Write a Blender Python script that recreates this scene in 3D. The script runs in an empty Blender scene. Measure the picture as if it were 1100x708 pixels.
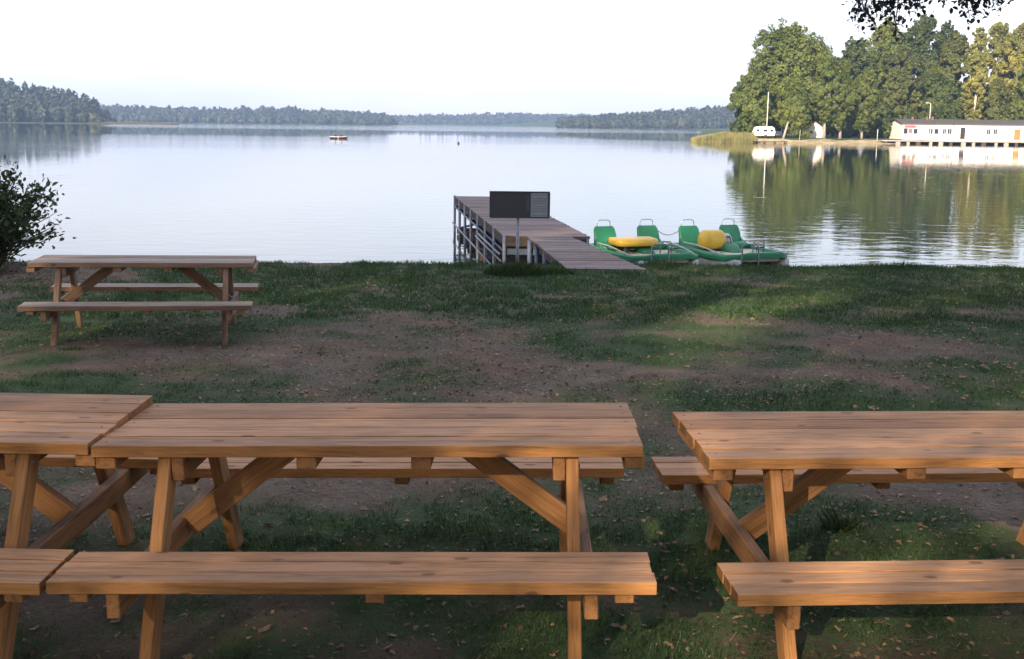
import bpy, bmesh, math, random
import numpy as np
from mathutils import Vector, Matrix
R = math.radians
scene = bpy.context.scene
C = scene.collection
random.seed(7)
F_PX = 1236.14
HC = 1.9043
PITCH, ROLL = 0.17649, 0.01135
ZW = -1.30            # lake level
SUN_AZ = math.atan2(-0.42, -0.91)
SUN_EL = R(25)

# ------------------------------------------------------------------ helpers
def tag(o, label=None, cat=None, group=None, kind=None):
    if label: o['label'] = label
    if cat: o['category'] = cat
    if group: o['group'] = group
    if kind: o['kind'] = kind
    return o

def empty(name, loc=(0, 0, 0), rz=0.0, rx=0.0, ry=0.0):
    o = bpy.data.objects.new(name, None)
    o.empty_display_size = 0.2
    C.objects.link(o)
    o.location = loc
    o.rotation_euler = (rx, ry, rz)
    return o

def copy_tree(o, parent=None):
    c = o.copy(); C.objects.link(c); c.parent = parent
    for ch in list(o.children):
        copy_tree(ch, c)
    return c

class MB:
    """collects shapes into one mesh"""
    def __init__(s, ends=False):
        s.v = []; s.f = []; s.g = []; s.mi = []; s.smooth = []; s.ends = ends
    def add(s, verts, faces, g=None, mi=0, smooth=False):
        b = len(s.v)
        s.v += [tuple(p) for p in verts]
        s.g += [tuple(p) for p in (g if g is not None else verts)]
        for f in faces:
            s.f.append(tuple(i + b for i in f)); s.mi.append(mi); s.smooth.append(smooth)
    def box(s, c, d, rot=None, bev=0.0, mi=0, grain=None):
        """box centre c, full dims d; grain = longest axis length coords"""
        bm = bmesh.new()
        bmesh.ops.create_cube(bm, size=1.0)
        for v in bm.verts:
            v.co = Vector((v.co.x * d[0], v.co.y * d[1], v.co.z * d[2]))
        if bev > 0:
            bmesh.ops.bevel(bm, geom=bm.edges[:], offset=bev, segments=1, affect='EDGES')
        bm.verts.index_update()
        loc = [v.co.copy() for v in bm.verts]
        off = Vector((random.uniform(0, 60), random.uniform(0, 60), random.uniform(0, 60)))
        ax = max(range(3), key=lambda i: d[i])
        g = []
        for p in loc:
            q = [p.x, p.y, p.z]
            q[0], q[ax] = q[ax], q[0]
            g.append(Vector(q) + off)
        M = rot if rot is not None else Matrix.Identity(3)
        vs = [M @ p + Vector(c) for p in loc]
        bm.normal_update()
        if s.ends:
            for f in bm.faces:
                s.add([], [], None)
                b = len(s.v)
            s.v += [tuple(p) for p in vs]; s.g += [tuple(p) for p in g]
            for f in bm.faces:
                s.f.append(tuple(v.index + b for v in f.verts)); s.mi.append(1 if abs(f.normal[ax]) > .9 else 0); s.smooth.append(False)
        else:
            s.add(vs, [tuple(v.index for v in f.verts) for f in bm.faces], g, mi)
        bm.free()
    def beam(s, a, b, w, t, up=(0, 0, 1), bev=0.003, mi=0):
        """plank from a to b, section w (sideways) x t (along up-ish)"""
        a = Vector(a); b = Vector(b); d = b - a
        X = d.normalized(); Y = Vector(up).cross(X)
        Y.normalize(); Z = X.cross(Y)
        M = Matrix((X, Y, Z)).transposed()
        s.box((a + b) / 2, (d.length, w, t), M, bev, mi)
    def tube(s, pts, rad, n=8, mi=0, cap=True):
        pts = [Vector(p) for p in pts]
        if not hasattr(rad, '__len__'): rad = [rad] * len(pts)
        rings = []
        ref = None
        for i, p in enumerate(pts):
            d = (pts[min(i + 1, len(pts) - 1)] - pts[max(i - 1, 0)]).normalized()
            if ref is None:
                ref = Vector((1, 0, 0)) if abs(d.x) < .8 else Vector((0, 1, 0))
            u = (ref - d * ref.dot(d)).normalized(); w = d.cross(u); ref = u
            rings.append([p + (u * math.cos(2 * math.pi * k / n) + w * math.sin(2 * math.pi * k / n)) * rad[i] for k in range(n)])
        vs = [q for r in rings for q in r]
        fs = []
        for i in range(len(pts) - 1):
            for k in range(n):
                fs.append((i * n + k, i * n + (k + 1) % n, (i + 1) * n + (k + 1) % n, (i + 1) * n + k))
        if cap:
            fs.append(tuple(range(n - 1, -1, -1))); fs.append(tuple((len(pts) - 1) * n + k for k in range(n)))
        L = 0; g = []
        off = random.uniform(0, 50)
        for i, r in enumerate(rings):
            if i: L += (pts[i] - pts[i - 1]).length
            for k, q in enumerate(r): g.append((L + off, 0.3 * math.sin(2 * math.pi * k / n) + off, 0.3 * math.cos(2 * math.pi * k / n)))
        s.add(vs, fs, g, mi, True)
    def prism(s, outline, y0, y1, mi=0):
        """outline in xz, extruded in y"""
        n = len(outline)
        vs = [(x, y0, z) for x, z in outline] + [(x, y1, z) for x, z in outline]
        fs = [tuple(range(n)), tuple(range(2 * n - 1, n - 1, -1))]
        for i in range(n):
            j = (i + 1) % n
            fs.append((j, i, i + n, j + n))
        s.add(vs, fs, None, mi)
    def build(s, name, mats, parent=None, loc=None, smooth_all=False):
        me = bpy.data.meshes.new(name)
        me.from_pydata([tuple(p) for p in s.v], [], s.f)
        if not isinstance(mats, (list, tuple)): mats = [mats]
        for m in mats: me.materials.append(m)
        me.polygons.foreach_set('material_index', s.mi)
        me.polygons.foreach_set('use_smooth', [True] * len(s.f) if smooth_all else s.smooth)
        a = me.attributes.new('gp', 'FLOAT_VECTOR', 'POINT')
        a.data.foreach_set('vector', np.array(s.g, dtype=np.float32).ravel())
        me.update()
        o = bpy.data.objects.new(name, me); C.objects.link(o)
        if parent is not None: o.parent = parent
        if loc is not None: o.location = loc
        return o

def np_mesh(name, verts, faces, mat, parent=None, attrs=None, smooth=False):
    """verts (n,3), faces (m,k) numpy arrays"""
    me = bpy.data.meshes.new(name)
    n, m, k = len(verts), len(faces), faces.shape[1]
    me.vertices.add(n); me.vertices.foreach_set('co', np.ascontiguousarray(verts, dtype=np.float32).ravel())
    me.loops.add(m * k); me.loops.foreach_set('vertex_index', np.ascontiguousarray(faces, dtype=np.int32).ravel())
    me.polygons.add(m); me.polygons.foreach_set('loop_start', np.arange(0, m * k, k, dtype=np.int32))
    try: me.polygons.foreach_set('loop_total', np.full(m, k, dtype=np.int32))
    except Exception: pass
    if smooth: me.polygons.foreach_set('use_smooth', np.ones(m, dtype=bool))
    for an, arr in (attrs or {}).items():
        a = me.attributes.new(an, 'FLOAT', 'POINT'); a.data.foreach_set('value', np.ascontiguousarray(arr, dtype=np.float32))
    me.materials.append(mat)
    me.update(calc_edges=True); me.validate()
    o = bpy.data.objects.new(name, me); C.objects.link(o)
    if parent is not None: o.parent = parent
    return o

# numpy value noise ---------------------------------------------------------
def _hash(ix, iy, seed):
    h = (ix.astype(np.int64) * 374761393 + iy.astype(np.int64) * 668265263 + seed * 1442695041) & 0xffffffff
    h = ((h ^ (h >> 13)) * 1274126177) & 0xffffffff
    return ((h ^ (h >> 16)) & 0xffff) / 65535.0
def vnoise(x, y, seed=0):
    ix = np.floor(x); iy = np.floor(y); fx = x - ix; fy = y - iy
    fx = fx * fx * (3 - 2 * fx); fy = fy * fy * (3 - 2 * fy)
    a = _hash(ix, iy, seed); b = _hash(ix + 1, iy, seed); c = _hash(ix, iy + 1, seed); d = _hash(ix + 1, iy + 1, seed)
    return (a * (1 - fx) + b * fx) * (1 - fy) + (c * (1 - fx) + d * fx) * fy
def fbm(x, y, seed=0, o=4):
    s = 0; a = .5; t = 0
    for k in range(o):
        s = s + a * vnoise(x * 2 ** k, y * 2 ** k, seed + k); t += a; a *= .5
    return s / t
def sstep(a, b, x):
    t = np.clip((x - a) / (b - a), 0, 1); return t * t * (3 - 2 * t)

# ------------------------------------------------------------------ materials
class NT:
    def __init__(s, name):
        s.m = bpy.data.materials.new(name); s.m.use_nodes = True
        s.t = s.m.node_tree; s.t.nodes.clear()
        s.out = s.n('ShaderNodeOutputMaterial')
    def n(s, typ, **kw):
        nd = s.t.nodes.new(typ)
        for k, v in kw.items(): setattr(nd, k, v)
        return nd
    def link(s, a, b): s.t.links.new(a, b)
    def setin(s, nd, key, val):
        if isinstance(val, bpy.types.NodeSocket): s.link(val, nd.inputs[key])
        else: nd.inputs[key].default_value = val
    def attr(s, name, out='Vector'):
        nd = s.n('ShaderNodeAttribute'); nd.attribute_name = name; return nd.outputs[out]
    def mapping(s, vec, scale=(1, 1, 1)):
        nd = s.n('ShaderNodeMapping'); s.link(vec, nd.inputs['Vector']); nd.inputs['Scale'].default_value = scale
        return nd.outputs[0]
    def noise(s, vec, scale, detail=4, rough=.55, dist=0.0):
        nd = s.n('ShaderNodeTexNoise')
        if vec is not None: s.link(vec, nd.inputs['Vector'])
        nd.inputs['Scale'].default_value = scale; nd.inputs['Detail'].default_value = detail
        nd.inputs['Roughness'].default_value = rough; nd.inputs['Distortion'].default_value = dist
        return nd.outputs['Fac']
    def ramp(s, fac, stops, interp='LINEAR'):
        nd = s.n('ShaderNodeValToRGB'); nd.color_ramp.interpolation = interp
        el = nd.color_ramp.elements
        while len(el) < len(stops): el.new(.5)
        for e, (p, c) in zip(el, stops):
            e.position = p; e.color = (c, c, c, 1) if not hasattr(c, '__len__') else (*c, 1)
        s.link(fac, nd.inputs[0]); return nd.outputs[0]
    def mix(s, fac, a, b, mode='MIX'):
        nd = s.n('ShaderNodeMix'); nd.data_type = 'RGBA'; nd.blend_type = mode
        def si(sock, v):
            if isinstance(v, bpy.types.NodeSocket): s.link(v, sock)
            elif hasattr(v, '__len__'): sock.default_value = (*v, 1) if len(v) == 3 else v
            else: sock.default_value = v
        si(nd.inputs[0], fac); si(nd.inputs[6], a); si(nd.inputs[7], b)
        return nd.outputs[2]
    def math(s, op, a, b=0.0, clamp=False):
        nd = s.n('ShaderNodeMath', operation=op); nd.use_clamp = clamp
        s.setin(nd, 0, a); s.setin(nd, 1, b); return nd.outputs[0]
    def bump(s, h, strength=.5, dist=.01):
        nd = s.n('ShaderNodeBump'); s.link(h, nd.inputs['Height'])
        s.setin(nd, 'Strength', strength); s.setin(nd, 'Distance', dist); return nd.outputs[0]
    def principled(s, col, rough=.6, metal=0.0, normal=None, spec=.5, **kw):
        p = s.n('ShaderNodeBsdfPrincipled')
        s.setin(p, 'Base Color', col if isinstance(col, bpy.types.NodeSocket) else (*col, 1))
        s.setin(p, 'Roughness', rough); s.setin(p, 'Metallic', metal); s.setin(p, 'Specular IOR Level', spec)
        if normal is not None: s.link(normal, p.inputs['Normal'])
        for k, v in kw.items(): s.setin(p, k, v)
        return p
    def surf(s, sh):
        s.link(sh.outputs[0] if hasattr(sh, 'outputs') else sh, s.out.inputs['Surface']); return s.m
    def pos(s): return s.n('ShaderNodeNewGeometry').outputs['Position']

def wood(name, side, top, dark, knot=(.06, .035, .02), rough=.72, grey=0.0):
    t = NT(name)
    gp = t.attr('gp')
    geo = t.n('ShaderNodeNewGeometry')
    isl = geo.outputs['Random Per Island']
    g1 = t.noise(t.mapping(gp, (2.0, 30, 30)), 1.0, 6, .65, .6)
    g2 = t.noise(t.mapping(gp, (9, 170, 170)), 1.0, 3, .6)
    blot = t.noise(t.mapping(gp, (2.2, 5, 5)), 1.0, 3)
    sep = t.n('ShaderNodeSeparateXYZ'); t.link(geo.outputs['Normal'], sep.inputs[0])
    up = t.math('SMOOTHSTEP' if False else 'MULTIPLY', t.math('SUBTRACT', sep.outputs[2], .55, True), 2.4, True)
    base = t.mix(up, side, top)
    tint = t.ramp(isl, [(0, (.66, .63, .60)), (.3, (1.0, .93, .84)), (.6, (.88, .90, .92)), (1, (1.20, 1.17, 1.12))])
    base = t.mix(1.0, base, tint, 'MULTIPLY')
    gr = t.ramp(g1, [(.3, .42), (.45, .85), (.56, 1.08), (.68, .95), (.78, .66)])
    base = t.mix(.75, base, gr, 'MULTIPLY')
    fine = t.ramp(g2, [(.3, .60), (.62, 1.12)])
    base = t.mix(.6, base, fine, 'MULTIPLY')
    bl = t.ramp(blot, [(.28, .62), (.5, 1.0), (.75, 1.08)])
    base = t.mix(.8, base, bl, 'MULTIPLY')
    # knots and dark streaks
    vo = t.n('ShaderNodeTexVoronoi'); t.link(t.mapping(gp, (5.2, 10, 10)), vo.inputs['Vector']); vo.inputs['Scale'].default_value = 1.0
    kd = t.noise(t.mapping(gp, (30, 60, 60)), 1.0, 2)
    kk = t.math('ADD', vo.outputs['Distance'], t.math('MULTIPLY', kd, .09))
    kf = t.ramp(kk, [(.15, 1.0), (.215, 0.0)])
    sel = t.n('ShaderNodeSeparateColor'); t.link(vo.outputs['Color'], sel.inputs[0])
    kf = t.math('MULTIPLY', kf, t.math('GREATER_THAN', sel.outputs[0], .45))
    base = t.mix(t.math('MULTIPLY', kf, .62), base, knot)
    st = t.noise(t.mapping(gp, (3.1, 60, 60)), 1.0, 3, .6)
    sf = t.ramp(st, [(.61, 0.0), (.69, 1.0)])
    base = t.mix(t.math('MULTIPLY', sf, .45), base, dark)
    h = t.math('ADD', g1, t.math('MULTIPLY', g2, .6))
    nrm = t.bump(h, .55, .0016)
    rr = t.ramp(g1, [(.3, rough + .12), (.7, rough - .06)])
    return t.surf(t.principled(base, rr, 0, nrm, .2))

M = {}
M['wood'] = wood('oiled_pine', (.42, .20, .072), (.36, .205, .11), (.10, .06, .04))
M['wood_shaded'] = wood('oiled_pine_shaded', (.34, .165, .065), (.27, .16, .095), (.08, .045, .03))  # darker copy of the oiled pine, shade put into its colour
M['wood_grey'] = wood('weathered_pine', (.26, .16, .10), (.27, .22, .175), (.07, .05, .04))
M['end_shaded'] = wood('pine_end_shaded', (.24, .115, .045), (.25, .13, .06), (.06, .035, .02))  # board ends coloured darker to stand in for shade, same pine
M['deck'] = wood('jetty_boards', (.16, .12, .10), (.22, .18, .165), (.06, .045, .04), rough=.75)
M['pile_wood'] = wood('old_pile_wood', (.10, .075, .06), (.13, .10, .08), (.03, .025, .02), rough=.8)

def plain(name, col, rough=.5, metal=0.0, var=.15, scale=6.0, bump=.0, spec=.5):
    t = NT(name)
    tc = t.n('ShaderNodeTexCoord').outputs['Object']
    n = t.noise(tc, scale, 5, .6)
    v = t.ramp(n, [(.25, 1 - var), (.75, 1 + var * .6)])
    c = t.mix(1.0, col, v, 'MULTIPLY')
    nn = t.bump(t.noise(tc, scale * 6, 4), .3, bump) if bump > 0 else None
    r = t.ramp(n, [(.2, min(1, rough + .1)), (.8, max(0, rough - .08))])
    return t.surf(t.principled(c, r, metal, nn, spec))
M['galv'] = plain('galvanised_steel', (.22, .23, .25), .5, .6, .3, 20)
M['chrome'] = plain('chrome_rail', (.62, .63, .65), .22, 1.0, .08, 20)
M['steel_blue'] = plain('blue_grey_steel', (.10, .13, .20), .5, .2, .3, 5)
M['green'] = plain('green_plastic', (.012, .17, .072), .42, 0, .14, 3)
M['green_dark'] = plain('green_deck_plastic', (.012, .14, .06), .4, 0, .2, 3)
M['yellow'] = plain('yellow_plastic', (.56, .36, .03), .35, 0, .12, 3)
M['cream'] = plain('cream_floor_plastic', (.50, .50, .36), .5, 0, .2, 4)
M['hull'] = plain('white_gelcoat', (.40, .41, .40), .4, 0, .35, 2.5)
M['black'] = plain('black_rubber', (.02, .02, .022), .6, 0, .3, 8)
M['sign_dark'] = plain('dark_sign_board', (.040, .043, .058), .35, 0, .25, 6)
M['sign_frame'] = plain('sign_frame_metal', (.05, .06, .075), .4, .3, .2, 8)
M['sign_paper'] = plain('sign_paper', (.24, .27, .29), .6, 0, .12, 14)
M['sign_ink'] = plain('sign_ink', (.10, .115, .13), .6, 0, .1, 14)
M['white_wall'] = plain('white_painted_wall', (.78, .77, .74), .8, 0, .10, .6)
M['plank_wall'] = plain('white_board_wall', (.80, .79, .76), .75, 0, .12, 1.5)
M['roof_dark'] = plain('roofing_felt', (.065, .06, .055), .85, 0, .25, .8)
M['roof_red'] = plain('old_red_roof', (.16, .10, .08), .8, 0, .25, 1.5)
M['glass'] = plain('window_glass', (.03, .035, .045), .12, 0, .3, 2)
M['trim_white'] = plain('white_trim', (.75, .74, .72), .6, 0, .08, 3)
M['door_orange'] = plain('orange_brown_door', (.42, .16, .05), .55, 0, .2, 2)
M['red_paint'] = plain('red_paint', (.42, .11, .11), .5, 0, .2, 2)
M['concrete'] = plain('quay_concrete', (.33, .31, .28), .85, 0, .25, .8, .01)
M['dark_car'] = plain('dark_car_paint', (.03, .035, .06), .2, 0, .1, 2)
M['tyre'] = M['black']
M['red_boat'] = plain('red_boat_hull', (.06, .03, .035), .4, 0, .2, 2)

def bark(name, a, b, sc=6):
    t = NT(name); gp = t.attr('gp')
    n = t.noise(t.mapping(gp, (1.2, 6, 6)), sc * .4, 5, .65, .3)
    c = t.ramp(n, [(.3, a), (.65, b)])
    return t.surf(t.principled(c, .9, 0, t.bump(n, .8, .03), .2))
M['bark'] = bark('brown_bark', (.05, .04, .032), (.15, .12, .09))
M['bark_pale'] = bark('pale_bark', (.22, .19, .15), (.42, .38, .31))
def birch():
    t = NT('birch_bark'); gp = t.attr('gp')
    n = t.noise(t.mapping(gp, (5, 1.2, 1.2)), 1.2, 4, .6)
    c = t.ramp(n, [(.36, (.08, .07, .06)), (.46, (.58, .55, .48)), (.8, (.68, .65, .58))])
    return t.surf(t.principled(c, .8, 0, None, .2))
M['birch'] = birch()

def leaves(name, c0, c1, c2, trans=.42, patch=.12):
    t = NT(name)
    geo = t.n('ShaderNodeNewGeometry')
    isl = geo.outputs['Random Per Island']
    col = t.ramp(isl, [(0, c0), (.5, c1), (1, c2)])
    n = t.noise(geo.outputs['Position'], patch, 3)
    v = t.ramp(n, [(.3, (.72, .78, .8)), (.5, (1, 1, 1)), (.72, (1.25, 1.12, .85))])
    col = t.mix(1.0, col, v, 'MULTIPLY')
    d = t.principled(col, .55, 0, None, .3)
    tr = t.n('ShaderNodeBsdfTranslucent'); t.link(col, tr.inputs[0])
    m = t.n('ShaderNodeMixShader'); m.inputs[0].default_value = trans
    t.link(d.outputs[0], m.inputs[1]); t.link(tr.outputs[0], m.inputs[2])
    return t.surf(m)
M['leaf_mid'] = leaves('leaves_mid_green', (.10, .14, .030), (.145, .19, .042), (.195, .23, .06))
M['leaf_light'] = leaves('leaves_light_green', (.11, .155, .032), (.155, .20, .045), (.21, .245, .065))
M['leaf_dark'] = leaves('leaves_dark_green', (.066, .105, .032), (.095, .138, .040), (.135, .168, .052))
M['leaf_yellow'] = leaves('leaves_yellow_green', (.21, .23, .055), (.28, .29, .075), (.36, .35, .11))
M['leaf_olive'] = leaves('leaves_olive_green', (.10, .125, .038), (.145, .17, .052), (.20, .215, .07))
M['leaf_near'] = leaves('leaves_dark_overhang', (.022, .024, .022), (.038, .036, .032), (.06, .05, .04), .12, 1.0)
M['leaf_bush'] = leaves('leaves_bush', (.025, .05, .022), (.045, .08, .03), (.08, .12, .045), .25, 1.0)
M['far_wood'] = leaves('far_woodland', (.020, .034, .018), (.032, .046, .024), (.055, .068, .034), .15, .02)
M['reed'] = leaves('reed_stalks', (.24, .23, .09), (.32, .29, .12), (.22, .25, .10), .3, .3)
M['grass'] = leaves('grass_blades', (.020, .056, .020), (.040, .092, .030), (.085, .125, .046), .3, .9)
M['grass_long'] = leaves('long_grass_blades', (.025, .055, .018), (.045, .085, .024), (.09, .12, .04), .3, 1.0)
M['litter'] = leaves('dry_leaf_litter', (.07, .045, .03), (.15, .095, .06), (.30, .20, .11), .1, 2.0)
M['dead_leaf'] = leaves('fallen_leaf', (.12, .075, .045), (.22, .14, .075), (.36, .27, .14), .15, 3.0)

def ground_mat():
    t = NT('ground_soil_grass')
    P = t.pos()
    gm = t.attr('grass', 'Fac')
    n1 = t.noise(P, 3.0, 6, .65)
    n2 = t.noise(P, 26.0, 5, .7)
    n3 = t.noise(P, .9, 4, .6)
    n4 = t.noise(P, 110.0, 3, .7)
    soil = t.ramp(n1, [(.25, (.080, .060, .042)), (.5, (.130, .102, .072)), (.75, (.185, .152, .112))])
    soil = t.mix(1.0, soil, t.ramp(n3, [(.3, (1.1, .9, .8)), (.7, (.92, .97, 1.05))]), 'MULTIPLY')
    soil = t.mix(.9, soil, t.ramp(n2, [(.28, .5), (.5, 1.0), (.72, 1.45)]), 'MULTIPLY')
    soil = t.mix(.7, soil, t.ramp(n4, [(.3, .55), (.7, 1.4)]), 'MULTIPLY')
    grass = t.ramp(n2, [(.28, (.022, .042, .016)), (.5, (.042, .074, .026)), (.72, (.08, .102, .042))])
    grass = t.mix(.6, grass, t.ramp(n4, [(.3, .6), (.7, 1.35)]), 'MULTIPLY')
    m = t.math('ADD', gm, t.math('MULTIPLY', t.math('SUBTRACT', n2, .5), 2.6))
    m = t.math('ADD', m, t.math('MULTIPLY', t.math('SUBTRACT', n4, .5), 1.6))
    m = t.math('ADD', m, t.math('MULTIPLY', t.math('SUBTRACT', n1, .5), .8))
    mf = t.ramp(m, [(.42, 0.0), (.56, 1.0)])
    col = t.mix(mf, soil, grass)
    # sandy strip at the far water's edge
    sp = t.n('ShaderNodeSeparateXYZ'); t.link(P, sp.inputs[0])
    far = t.math('MULTIPLY', t.math('GREATER_THAN', sp.outputs[1], 100.0), t.math('LESS_THAN', sp.outputs[1], 420.0))
    low = t.math('LESS_THAN', t.math('ADD', sp.outputs[2], t.math('MULTIPLY', t.noise(P, .25, 3), 1.0)), -.05)
    sand = t.ramp(t.noise(P, .5, 4), [(.3, (.20, .16, .09)), (.7, (.40, .34, .22))])
    col = t.mix(t.math('MULTIPLY', far, low), col, sand)
    h = t.math('ADD', t.math('MULTIPLY', n2, 1.0), t.math('MULTIPLY', n4, .35))
    return t.surf(t.principled(col, .95, 0, t.bump(h, .9, .03), .15))
M['ground'] = ground_mat()

def water_mat():
    t = NT('lake_water')
    P = t.pos()
    sp = t.n('ShaderNodeSeparateXYZ'); t.link(P, sp.inputs[0])
    a = t.noise(t.mapping(P, (.8, 1.3, 1)), .9, 3, .5, .4)
    b = t.noise(t.mapping(P, (.6, 1.5, 1)), 5.0, 2, .5)
    big = t.noise(t.mapping(P, (.004, .016, 1)), 1.0, 3, .55)
    calm = t.ramp(big, [(.42, .55), (.62, 1.5)])
    farm = t.n('ShaderNodeMapRange'); t.link(sp.outputs[1], farm.inputs[0])
    farm.inputs[1].default_value = 320; farm.inputs[2].default_value = 750
    farm.inputs[3].default_value = 0.0; farm.inputs[4].default_value = 3.2
    farm.inputs[1].default_value = 470; farm.inputs[2].default_value = 620; farm.inputs[4].default_value = 5.5
    lee = t.n('ShaderNodeMapRange'); t.link(t.math('DIVIDE', sp.outputs[0], sp.outputs[1]), lee.inputs[0])
    lee.inputs[1].default_value = -.365; lee.inputs[2].default_value = -.345
    nearm = t.n('ShaderNodeMapRange'); t.link(t.math('ADD', sp.outputs[1], t.math('MULTIPLY', t.noise(t.mapping(P, (.02, .03, 1)), 1.0, 3), 60.0)), nearm.inputs[0])
    nearm.inputs[1].default_value = 265; nearm.inputs[2].default_value = 310; nearm.inputs[3].default_value = 1.0; nearm.inputs[4].default_value = .22
    s = t.math('ADD', t.math('MULTIPLY', calm, nearm.outputs[0]), t.math('MULTIPLY', farm.outputs[0], lee.outputs[0]))
    h = t.math('ADD', a, t.math('MULTIPLY', b, .05))
    h = t.math('MULTIPLY', h, s)
    nrm = t.bump(h, 1.0, .0080)
    return t.surf(t.principled((.012, .026, .022), .015, 0, nrm, .5, IOR=1.333))
M['water'] = water_mat()

# ------------------------------------------------------------------ camera
cd = bpy.data.cameras.new('camera'); cam = bpy.data.objects.new('camera', cd); C.objects.link(cam)
Fv = Vector((0, math.cos(PITCH), -math.sin(PITCH))); Uv = Vector((0, math.sin(PITCH), math.cos(PITCH))); Rv = Vector((1, 0, 0))
R2 = Rv * math.cos(ROLL) + Uv * math.sin(ROLL); U2 = -Rv * math.sin(ROLL) + Uv * math.cos(ROLL)
mw = Matrix((R2, U2, -Fv)).transposed().to_4x4(); mw.translation = Vector((0, 0, HC)); cam.matrix_world = mw
cd.sensor_width = 36; cd.lens = F_PX / 1100 * 36; cd.clip_start = .05; cd.clip_end = 9000
scene.camera = cam
def hor(px): return 133.5 + (px - 550) * .01135       # row of the horizon at column px
def X(px, d): return (px - 550) / F_PX * d * 1.0
def Z(px, row, d): return HC - (row - hor(px)) / F_PX * d * (1 + .0)   # far things only

# ------------------------------------------------------------------ terrain
def height(x, y):
    x = np.asarray(x, float); y = np.asarray(y, float)
    edge = 17.9 + .045 * x + .35 * (fbm(x * .35, x * 0 + 3.3, 5, 3) - .5)
    edge = np.where(np.abs(x) > 14, edge + (np.abs(x) - 14) * .25, edge)
    near = -.26 * sstep(4.5, 17.5, y) + np.where(y < 0, -y * .012, 0)
    near = near + .05 * (fbm(x * .5, y * .5, 11, 3) - .5) * sstep(0, 2, np.abs(y - 4.4)) + .018 * (fbm(x * 3, y * 3, 21, 3) - .5)
    t = y - edge
    drop = np.where(t > 0, -.9 * sstep(0, 1.7, t) - .55 * np.clip(t - .6, 0, 6), 0)
    near = near + drop
    # right bank peninsula
    ys = 242 + 8 * sstep(60, 95, x) + 2.0 * (fbm(x * .08, x * 0 + 1.1, 8, 3) - .5)
    d1 = np.minimum(y - ys, x - 39 - .16 * (y - 242))
    pen = ZW - 2 + 2.0 * sstep(-10, 0, d1) + .95 * sstep(-.2, 5, d1) + .9 * sstep(5, 60, d1)
    # headland on the left, 900 m away
    def land(xa, xb, ya, yb, hh, ramp=60, wedge=None):
        dd = np.minimum(np.minimum(x - xa, xb - x), np.minimum(y - ya, yb - y))
        if wedge is not None: dd = np.minimum(dd, -wedge * y - x)
        dd = dd + 14 * (fbm(x * .02, y * .02, 31, 3) - .5)
        return ZW - 2 + 2.6 * sstep(-15, 6, dd) + hh * sstep(10, ramp + 10, dd)
    far = np.maximum.reduce([land(-1500, -300, 900, 1400, 9, 90, .358), land(-330, -262, 903, 916, -.2),
                             land(-1500, -160, 1600, 2300, 5), land(-800, 60, 2250, 2590, 10, 90),
                             land(-40, 300, 1900, 2590, 8, 90), land(60, 1500, 1250, 1900, 8, 90), land(300, 2590, 500, 2590, 5)])
    z = np.maximum.reduce([np.where(y < 120, near, ZW - 3), pen, far, np.full_like(x, ZW - 3)])
    return z
def ht(x, y): return float(height(np.array([x]), np.array([y]))[0])

def grassmask(x, y):
    base = np.interp(y, [2, 4.0, 5.1, 5.7, 6.5, 7.4, 8.2, 9.3, 11.4, 13.0, 14.6, 40], [.62, .62, .60, .46, .38, .48, .56, .46, .58, .82, 1.02, 1.0])
    n = fbm(x * .8 + y * .3, y * .75, 41, 4) - .5
    n2 = fbm(x * 2.3, y * 2.3, 61, 4) - .5
    m = base + n * 1.5 + n2 * 1.5
    # the worn, leaf strewn ground under the shrub at the left
    m = m - .8 * sstep(2.6, 1.2, np.hypot((x + 7.3) * .8, y - 15.6))
    # worn earth patches
    for (cx, cy, rx, ry) in ((-.9, 5.9, 1.2, .5), (-2.6, 10.2, 1.6, 1.1), (.9, 9.0, 1.3, .5), (4.6, 13.2, 1.2, .35), (3.8, 10.6, 1.6, .5), (.6, 14.2, .6, .2), (-1.3, 4.5, .8, .35), (3.0, 6.0, 1.4, .5), (-1.7, 12.6, 1.5, .4)):
        m = m - .55 * np.exp(-(((x - cx) / rx) ** 2 + ((y - cy) / ry) ** 2))
    for (cx, cy, rx, ry) in ((1.05, 5.0, .35, .3), (-3.0, 8.2, 1.6, .5), (2.0, 8.0, .8, .4), (.2, 7.6, .9, .35), (1.6, 6.9, .35, .4)):
        m = m + .45 * np.exp(-(((x - cx) / rx) ** 2 + ((y - cy) / ry) ** 2))
    return np.clip(m, 0, 1)

def lines(segs):
    out = [segs[0][0]]
    for a, b, s0, s1 in segs:
        p = out[-1]
        while p < b - 1e-6:
            u = (p - a) / (b - a); p = min(b, p + s0 + (s1 - s0) * u); out.append(p)
    return np.array(out)
xr = lines([(0, 9, .12, .12), (9, 40, .2, 3), (40, 130, 2.2, 3.5), (130, 400, 6, 14), (400, 2600, 16, 70)])
xs = np.concatenate([-xr[::-1], xr[1:]])
yn = lines([(0, 40, .4, 3), (40, 2600, 4, 120)])
yp = lines([(0, 22, .12, .12), (22, 60, .3, 6), (60, 232, 8, 8), (232, 262, .8, 1.2), (262, 400, 2, 12), (400, 880, 14, 20), (880, 940, 4, 5), (940, 2600, 10, 45)])
ys_ = np.concatenate([-yn[::-1], yp[1:]])
GX, GY = np.meshgrid(xs, ys_)
GZ = height(GX, GY)
nx, ny = len(xs), len(ys_)
V = np.stack([GX.ravel(), GY.ravel(), GZ.ravel()], 1)
ii = np.arange((ny - 1) * nx).reshape(ny - 1, nx)[:, :-1].ravel()
Fq = np.stack([ii, ii + 1, ii + nx + 1, ii + nx], 1)
gm = np.where(GY < 60, grassmask(GX, GY), .8)
gnd = np_mesh('ground', V, Fq, M['ground'], attrs={'grass': gm.ravel()}, smooth=True)
tag(gnd, kind='structure')

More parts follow.
